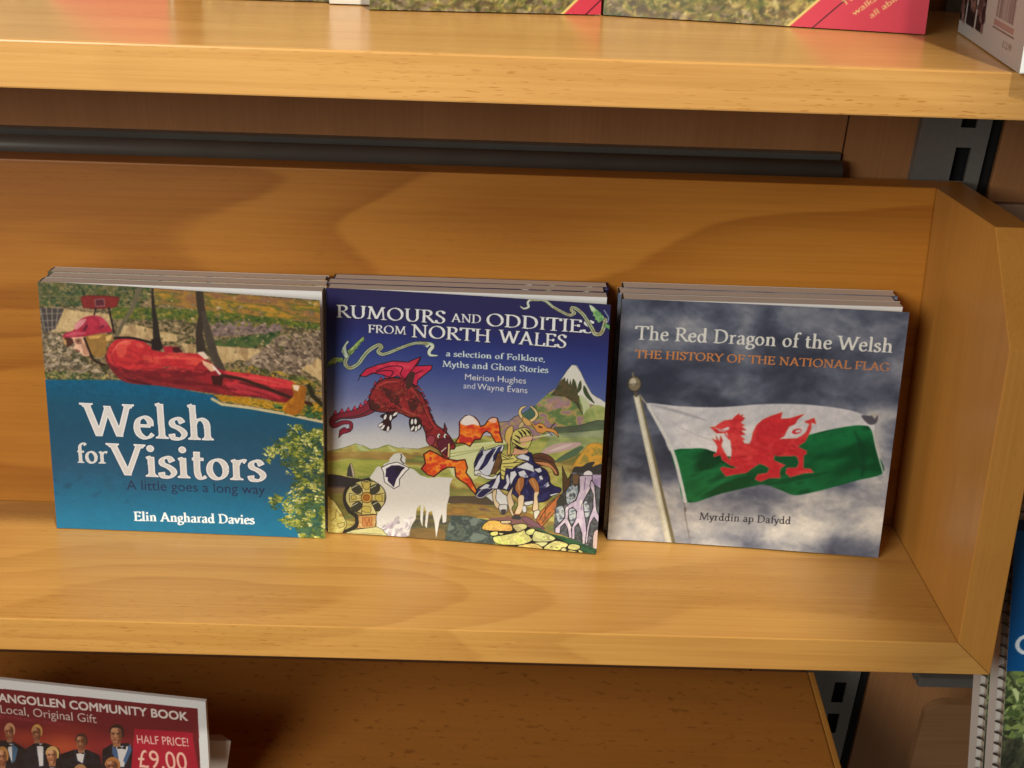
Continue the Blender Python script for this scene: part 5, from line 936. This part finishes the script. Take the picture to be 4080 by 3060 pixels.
# flat lower shelf
x0 = -0.62
ls = thing('lower_shelf', G @ T3((0.245, 0.02, -0.1632)) @ Matrix.Rotation(math.atan(.1257), 4, 'X'), 'flat spotted wooden shelf at the bottom below the guidebook tray', 'shelf')
box('shelf_board', x0 - .245, 0, -.10, .172, -.020, 0, M_end, ls, None, .0012)
box('shelf_edging', .0002, .0042, -.10, .172, -.020, -.0002, M_side, ls, None, .0008)

# ------------------------------------------------------------------ square guidebooks
M_spn = [plain('blue_spine', (.02, .09, .14, 1), .4), plain('navy_spine', (.012, .011, .045, 1), .4), plain('black_spine', (.008, .008, .010, 1), .4)]
GAIN = 1.0
def book_matrix(x, y, lean, rz, roll=0.0):
    return G @ T3((x, y, 0.0006)) @ Matrix.Rotation(rz, 4, 'Z') @ Matrix.Rotation(-lean, 4, 'X') @ Matrix.Rotation(-roll, 4, 'Y')
Wm, Hm = BW / 1000, BH / 1000
flat = lambda U, V: U * 0 + 0.0
def make_book(M, label, group, T, cover_me, spine_mat, back_mat):
    t = thing('guidebook', M, label, 'book', group)
    link('front_cover', cover_me, None, t)
    bm = bmesh.new(); bmesh.ops.create_cube(bm, size=1.0)
    for v in bm.verts: v.co = (.0012 + (v.co.x + .5) * (Wm - .0022), .0006 + (v.co.y + .5) * (T - .0012), .0002 + (v.co.z + .5) * (Hm - .0003))
    for fc in bm.faces: fc.material_index = 1 if fc.normal.y < -.9 else 0
    me = bpy.data.meshes.new('page_block'); bm.to_mesh(me); bm.free(); me.materials.append(M_pages); me.materials.append(M_paper); link('page_block', me, None, t)
    box('back_cover', .0004, Wm, T - .0005, T - .0001, 0, Hm, back_mat, t)
    a = np.linspace(-math.pi / 2, math.pi / 2, 7)
    prof = [(.0011 - .0010 * math.cos(q), T / 2 + (T / 2 - .0001) * math.sin(q)) for q in a]
    v = [(x, y, 0) for x, y in prof] + [(x, y, Hm) for x, y in prof]; k = len(prof)
    solid('spine', v, [tuple(range(k)), tuple(range(k, 2 * k))] + [(i, (i + 1) % k, k + (i + 1) % k, k + i) for i in range(k)], spine_mat, t)
    return t
def copy_book(t, M, label, group, cover_me):
    c = t.copy(); C.objects.link(c); c.matrix_world = M; c['label'] = label; c['group'] = group
    for ch in list(t.children):
        d = ch.copy(); C.objects.link(d); d.parent = c
        if ch.name.startswith('front_cover'): d.data = cover_me
    return c
STACKS = [
 (cover_lake, (-.2056, .0939, .042, -.0061, -.0024), .0165, .0026, [.0100, .0094, .0092], 'guide with a red rider over a blue lake', 'lake guidebooks in the left stack'),
 (cover_rumours, (-.0569, .0974, .0469, -.0060, -.0014), .0143, .0167, [.0100, .0088, .0084], 'navy book with a painted dragon and ghost', 'painted dragon books in the middle stack'),
 (cover_flag, (.0983, .0981, .0134, -.0061, .003), .0088, .0131, [.0104, .0088, .0088], 'grey sky book with a dragon flag', 'flag books in the right stack'),
]
GAINS = [1.05, 1.0, 1.04]
ZS = [[0, 0, .002], [0, 0, .001], [0, 0, .002]]          # the copies differ a little in trim height
EDGE = [(.30, .26, .21), (.014, .013, .045), (.27, .24, .20)]
JIT = [[(0, 0), (.0012, .0006), (-.0006, .0014)], [(0, 0), (-.0010, .0002), (.0012, .0004)], [(0, 0), (-.0016, .0012), (.0010, .0008)]]
for si, (fn, (x, y, lean, rz, roll), dt, db, ths, what, grp) in enumerate(STACKS):
    A = fn(); cols = A.linear(GAINS[si])
    def surf(U, V, dt=dt, db=db):
        s = np.clip((U * 1000 - 5) / (BW - 5), 0, 1); k = db + (dt - db) * (V / Hm) ** 1.4
        return k * s ** 1.35
    fm = print_mesh('front_cover', BW, BH, cols, surf, backcol=(.78, .77, .73) if si == 0 else EDGE[si])
    rm = print_mesh('front_cover', BW, BH, cols[::10, ::10], flat, backcol=EDGE[si])
    bk = make_book(book_matrix(x, y, lean, rz, roll), 'front copy of the ' + what, grp, ths[0], fm, M_spn[si], (M_pages, M_spn[1], M_pages)[si])
    off = ths[0] + .0004
    for k_, nm in ((1, 'middle stacked copy of the '), (2, 'rearmost stacked copy of the ')):
        jx, jz = JIT[si][k_]
        M2 = book_matrix(x, y, lean * .9, rz, 0) @ T3((jx, off, .0001)) @ Matrix.Scale(1 + ZS[si][k_], 4, (0, 0, 1))
        copy_book(bk, M2, nm + what, grp, rm)
        off += ths[k_] + .0004

# ------------------------------------------------------------------ books standing on the upper tray
def slab_book(name, M, label, cat, W, H, T, art, spine_mat, pages=None, group=None, lean_cover=None):
    t = thing(name, M, label, cat, group)
    link('front_cover', print_mesh('front_cover', W * 1000, H * 1000, art, flat), None, t)
    box('page_block', .001, W - .0008, .0005, T - .0005, .0004, H - .0006, pages or M_pages, t)
    box('spine', -.0002, .0008, .0001, T, 0, H, spine_mat, t)
    box('back_cover', .0009, W, T - .0004, T, 0, H, M_paper, t)
    return t
def on_upper(x, y, rz, lean=.10): return G @ T3((x, y, ZU + .0006)) @ Matrix.Rotation(rz, 4, 'Z') @ Matrix.Rotation(-lean, 4, 'X')
M_gspine = plain('green_spine', (.10, .12, .04, 1), .45)
aC = print_walks(145.0, 200.0, 160, 84, True).linear(.66)
slab_book('walking_guide', on_upper(.0783, .0755, -.232, .02), 'walking guide with red corner and yellow words, beside the white book', 'book', .145, .2, .012, aC, M_gspine, group='red cornered walking guides')
aB = print_walks(107.0, 200.0, 170, 88, False).linear(.66)
slab_book('walking_guide', on_upper(-.0297, .0662, .085, .03), 'grassy walking guide with a small red corner, second from the white book', 'book', .107, .2, .011, aB, M_gspine, group='red cornered walking guides')
aA = print_walks(62.0, 190.0, 180, 0, False).linear(.66)
slab_book('walking_guide', on_upper(-.1110, .0895, .02, .03), 'narrow green guide standing left of the grassy walking guides', 'book', .060, .19, .014, aA, M_gspine)
aZ = print_walks(145.0, 200.0, 190, 84, False).linear(.66)
slab_book('walking_guide', on_upper(-.2740, .0960, .0, .03), 'leftmost red cornered walking guide of the upper tray', 'book', .145, .2, .012, aZ, M_gspine, group='red cornered walking guides')
slab_book('cream_book', on_upper(-.0500, .0840, .03, .02), 'plain cream book between the narrow green guide and the grassy guide', 'book', .0185, .185, .018, np.full((20, 8, 3), (.50, .42, .33)), M_paper)

# white book standing edge on: its back cover faces left, its spine faces the shop
a = math.atan2(-.1245, -.0148)
Mw = G @ T3((.2388, .0575, ZU + .0006)) @ Matrix.Rotation(a, 4, 'Z')
aw = print_white_back(125.0, 180.0).linear(.5)  # gain darkens the print: the shadow on this face is in its colour
wb = thing('white_book', Mw, 'thick white book standing edge on at the right end, price on its back', 'book')
link('back_cover', print_mesh('back_cover', 125.0, 180.0, aw, flat), None, wb)
box('page_block', .001, .1235, .0006, .0290, .0005, .179, M_pages, wb)
box('spine', .1238, .1252, .0001, .0296, 0, .18, M_paper, wb, None, .0006)
box('front_cover', 0, .1237, .0292, .0296, 0, .18, M_paper, wb)

M_strip = plain('worn_page_edge', (.33, .27, .20, 1), .6, 0, .5, 260)
M_wpage = plain('grey_page_edge', (.50, .46, .41, 1), .6, 0, .08, 40)

# ------------------------------------------------------------------ price sign and white block on the lower shelf
SW, SH_ = .190, .0865; yaw = -.136
dx, dy = math.cos(yaw), math.sin(yaw)
sm = T3((-.1168 - SW * dx, .04 - SW * dy, -.0729 - SH_)) @ Matrix.Rotation(yaw, 4, 'Z')
cor = [px_of((sm @ Vector(p))[:]) for p in ((0, 0, 0), (SW, 0, 0), (SW, 0, SH_), (0, 0, SH_))]
sg = thing('price_sign', G @ sm, 'white bordered maroon half price sign showing men in dinner jackets', 'sign')
link('printed_face', print_mesh('printed_face', SW * 1000, SH_ * 1000, print_sign(SW * 1000, SH_ * 1000, cor).linear(.66), flat), None, sg)
box('backing_board', 0, SW, .0005, .0025, 0, SH_, M_wpage, sg)
v = []
for z, k_ in ((-.0455, -.0072), (0, 0)):
    v += [(x + (k_ if x > -.02 else 0), y, z) for x, y in ((-.060, 0), (0, 0), (-.0059, .0057), (-.060, .0057))]
tag(solid('card_block', v, BOXF, M_wpage, None, G @ T3((-.1082, .0600, -.1122)), .0006), 'white tapered card block standing behind the half price sign', 'card block')

# ------------------------------------------------------------------ right of the tray: spiral bound books, bar, arch stand-in
n2 = Matrix.Rotation(-math.atan2(.0615, .115), 4, 'X')
ao = print_outdoor(150.0, 210.0).linear(1.0)
base = Vector((.3, .0503, .0388)); upv = Vector((0, .0615, .115)).normalized(); nv = Vector((0, upv.z, -upv.y))
coil = bpy.data.curves.new('binding_coil', 'CURVE'); coil.dimensions = '3D'; coil.bevel_depth = .00045; coil.bevel_resolution = 2
sp = coil.splines.new('POLY'); turns, per = 34, 14; sp.points.add(turns * per)
for i in range(turns * per + 1):
    th = 2 * math.pi * i / per; sp.points[i].co = (.0012 + .0022 * math.cos(th), .0060 + .0050 * math.sin(th), .006 + .198 * i / (turns * per), 1)
tmp = bpy.data.objects.new('binding_coil', coil); coil_me = bpy.data.meshes.new_from_object(tmp); bpy.data.objects.remove(tmp); coil_me.name = 'binding_coil'
coil_me.materials.clear(); coil_me.materials.append(M_coil)
out_me = print_mesh('front_cover', 150.0, 210.0, ao, flat)
for i, lab in enumerate(('front spiral bound book with a blue and leafy green cover, right of the tray', 'spiral bound book tucked behind the blue and green one')):
    pos = base - upv * .21 + nv * (.0245 * i) - Vector((0, 0, 0))
    t = thing('spiral_book', T3(pos) @ n2, lab, 'book', 'spiral bound books right of the tray')
    link('front_cover', out_me, None, t)
    box('page_block', .0006, .1495, .0122, .0236, .0004, .2095, M_wpage, t)
    box('inner_pages', .0030, .1490, .0006, .0120, .0004, .2090, M_strip, t)
    link('binding_coil', coil_me, None, t)
rk = thing('book_rest', T3(base - upv * .2105) @ n2, 'wooden rest under the spiral bound books', 'shelf')
box('rest_board', -.004, .30, -.02, .075, -.016, -.0005, M_side, rk)

M_bar = plain('bar_metal', (.20, .19, .17, 1), .38, .6, .1, 200)
br = thing('metal_bar', T3((.3035, .12, -.1490)), 'short dark metal bar across the brown panel right of the upright', 'bar')
box('bar_rod', 0, .20, 0, .006, -.0036, .0036, M_bar, br, None, .0012)
box('bar_bracket', -.0008, .0035, .0062, .070, -.0032, .0032, M_bar, br)
bm = bmesh.new(); pts = [(.3165, -.30), (.3165, -.187)] + [(.3165 + .013 * (1 - math.cos(q)), -.187 + .0115 * math.sin(q)) for q in np.linspace(.2, math.pi / 2, 8)] + [(.42, -.1755), (.42, -.30)]
vs = [bm.verts.new((x, 0, z)) for x, z in pts]; fc = bm.faces.new(vs)
ex = bmesh.ops.extrude_face_region(bm, geom=[fc]); bmesh.ops.translate(bm, verts=[e for e in ex['geom'] if isinstance(e, bmesh.types.BMVert)], vec=(0, .006, 0)); bmesh.ops.recalc_face_normals(bm, faces=bm.faces)
me = bpy.data.meshes.new('arch_stand_in'); bm.to_mesh(me); bm.free()  # dark shape added in place of a clear holder's arch cut-out
tag(link('arch_stand_in', me, wood('arch_stand_in_wood', (.26, .13, .055, 1), (.15, .065, .024, 1), 'X', .1, .2, .4, 30.), None, T3((0, .128, 0))), 'dark board standing in for the arch cut-out of a clear holder', 'board')
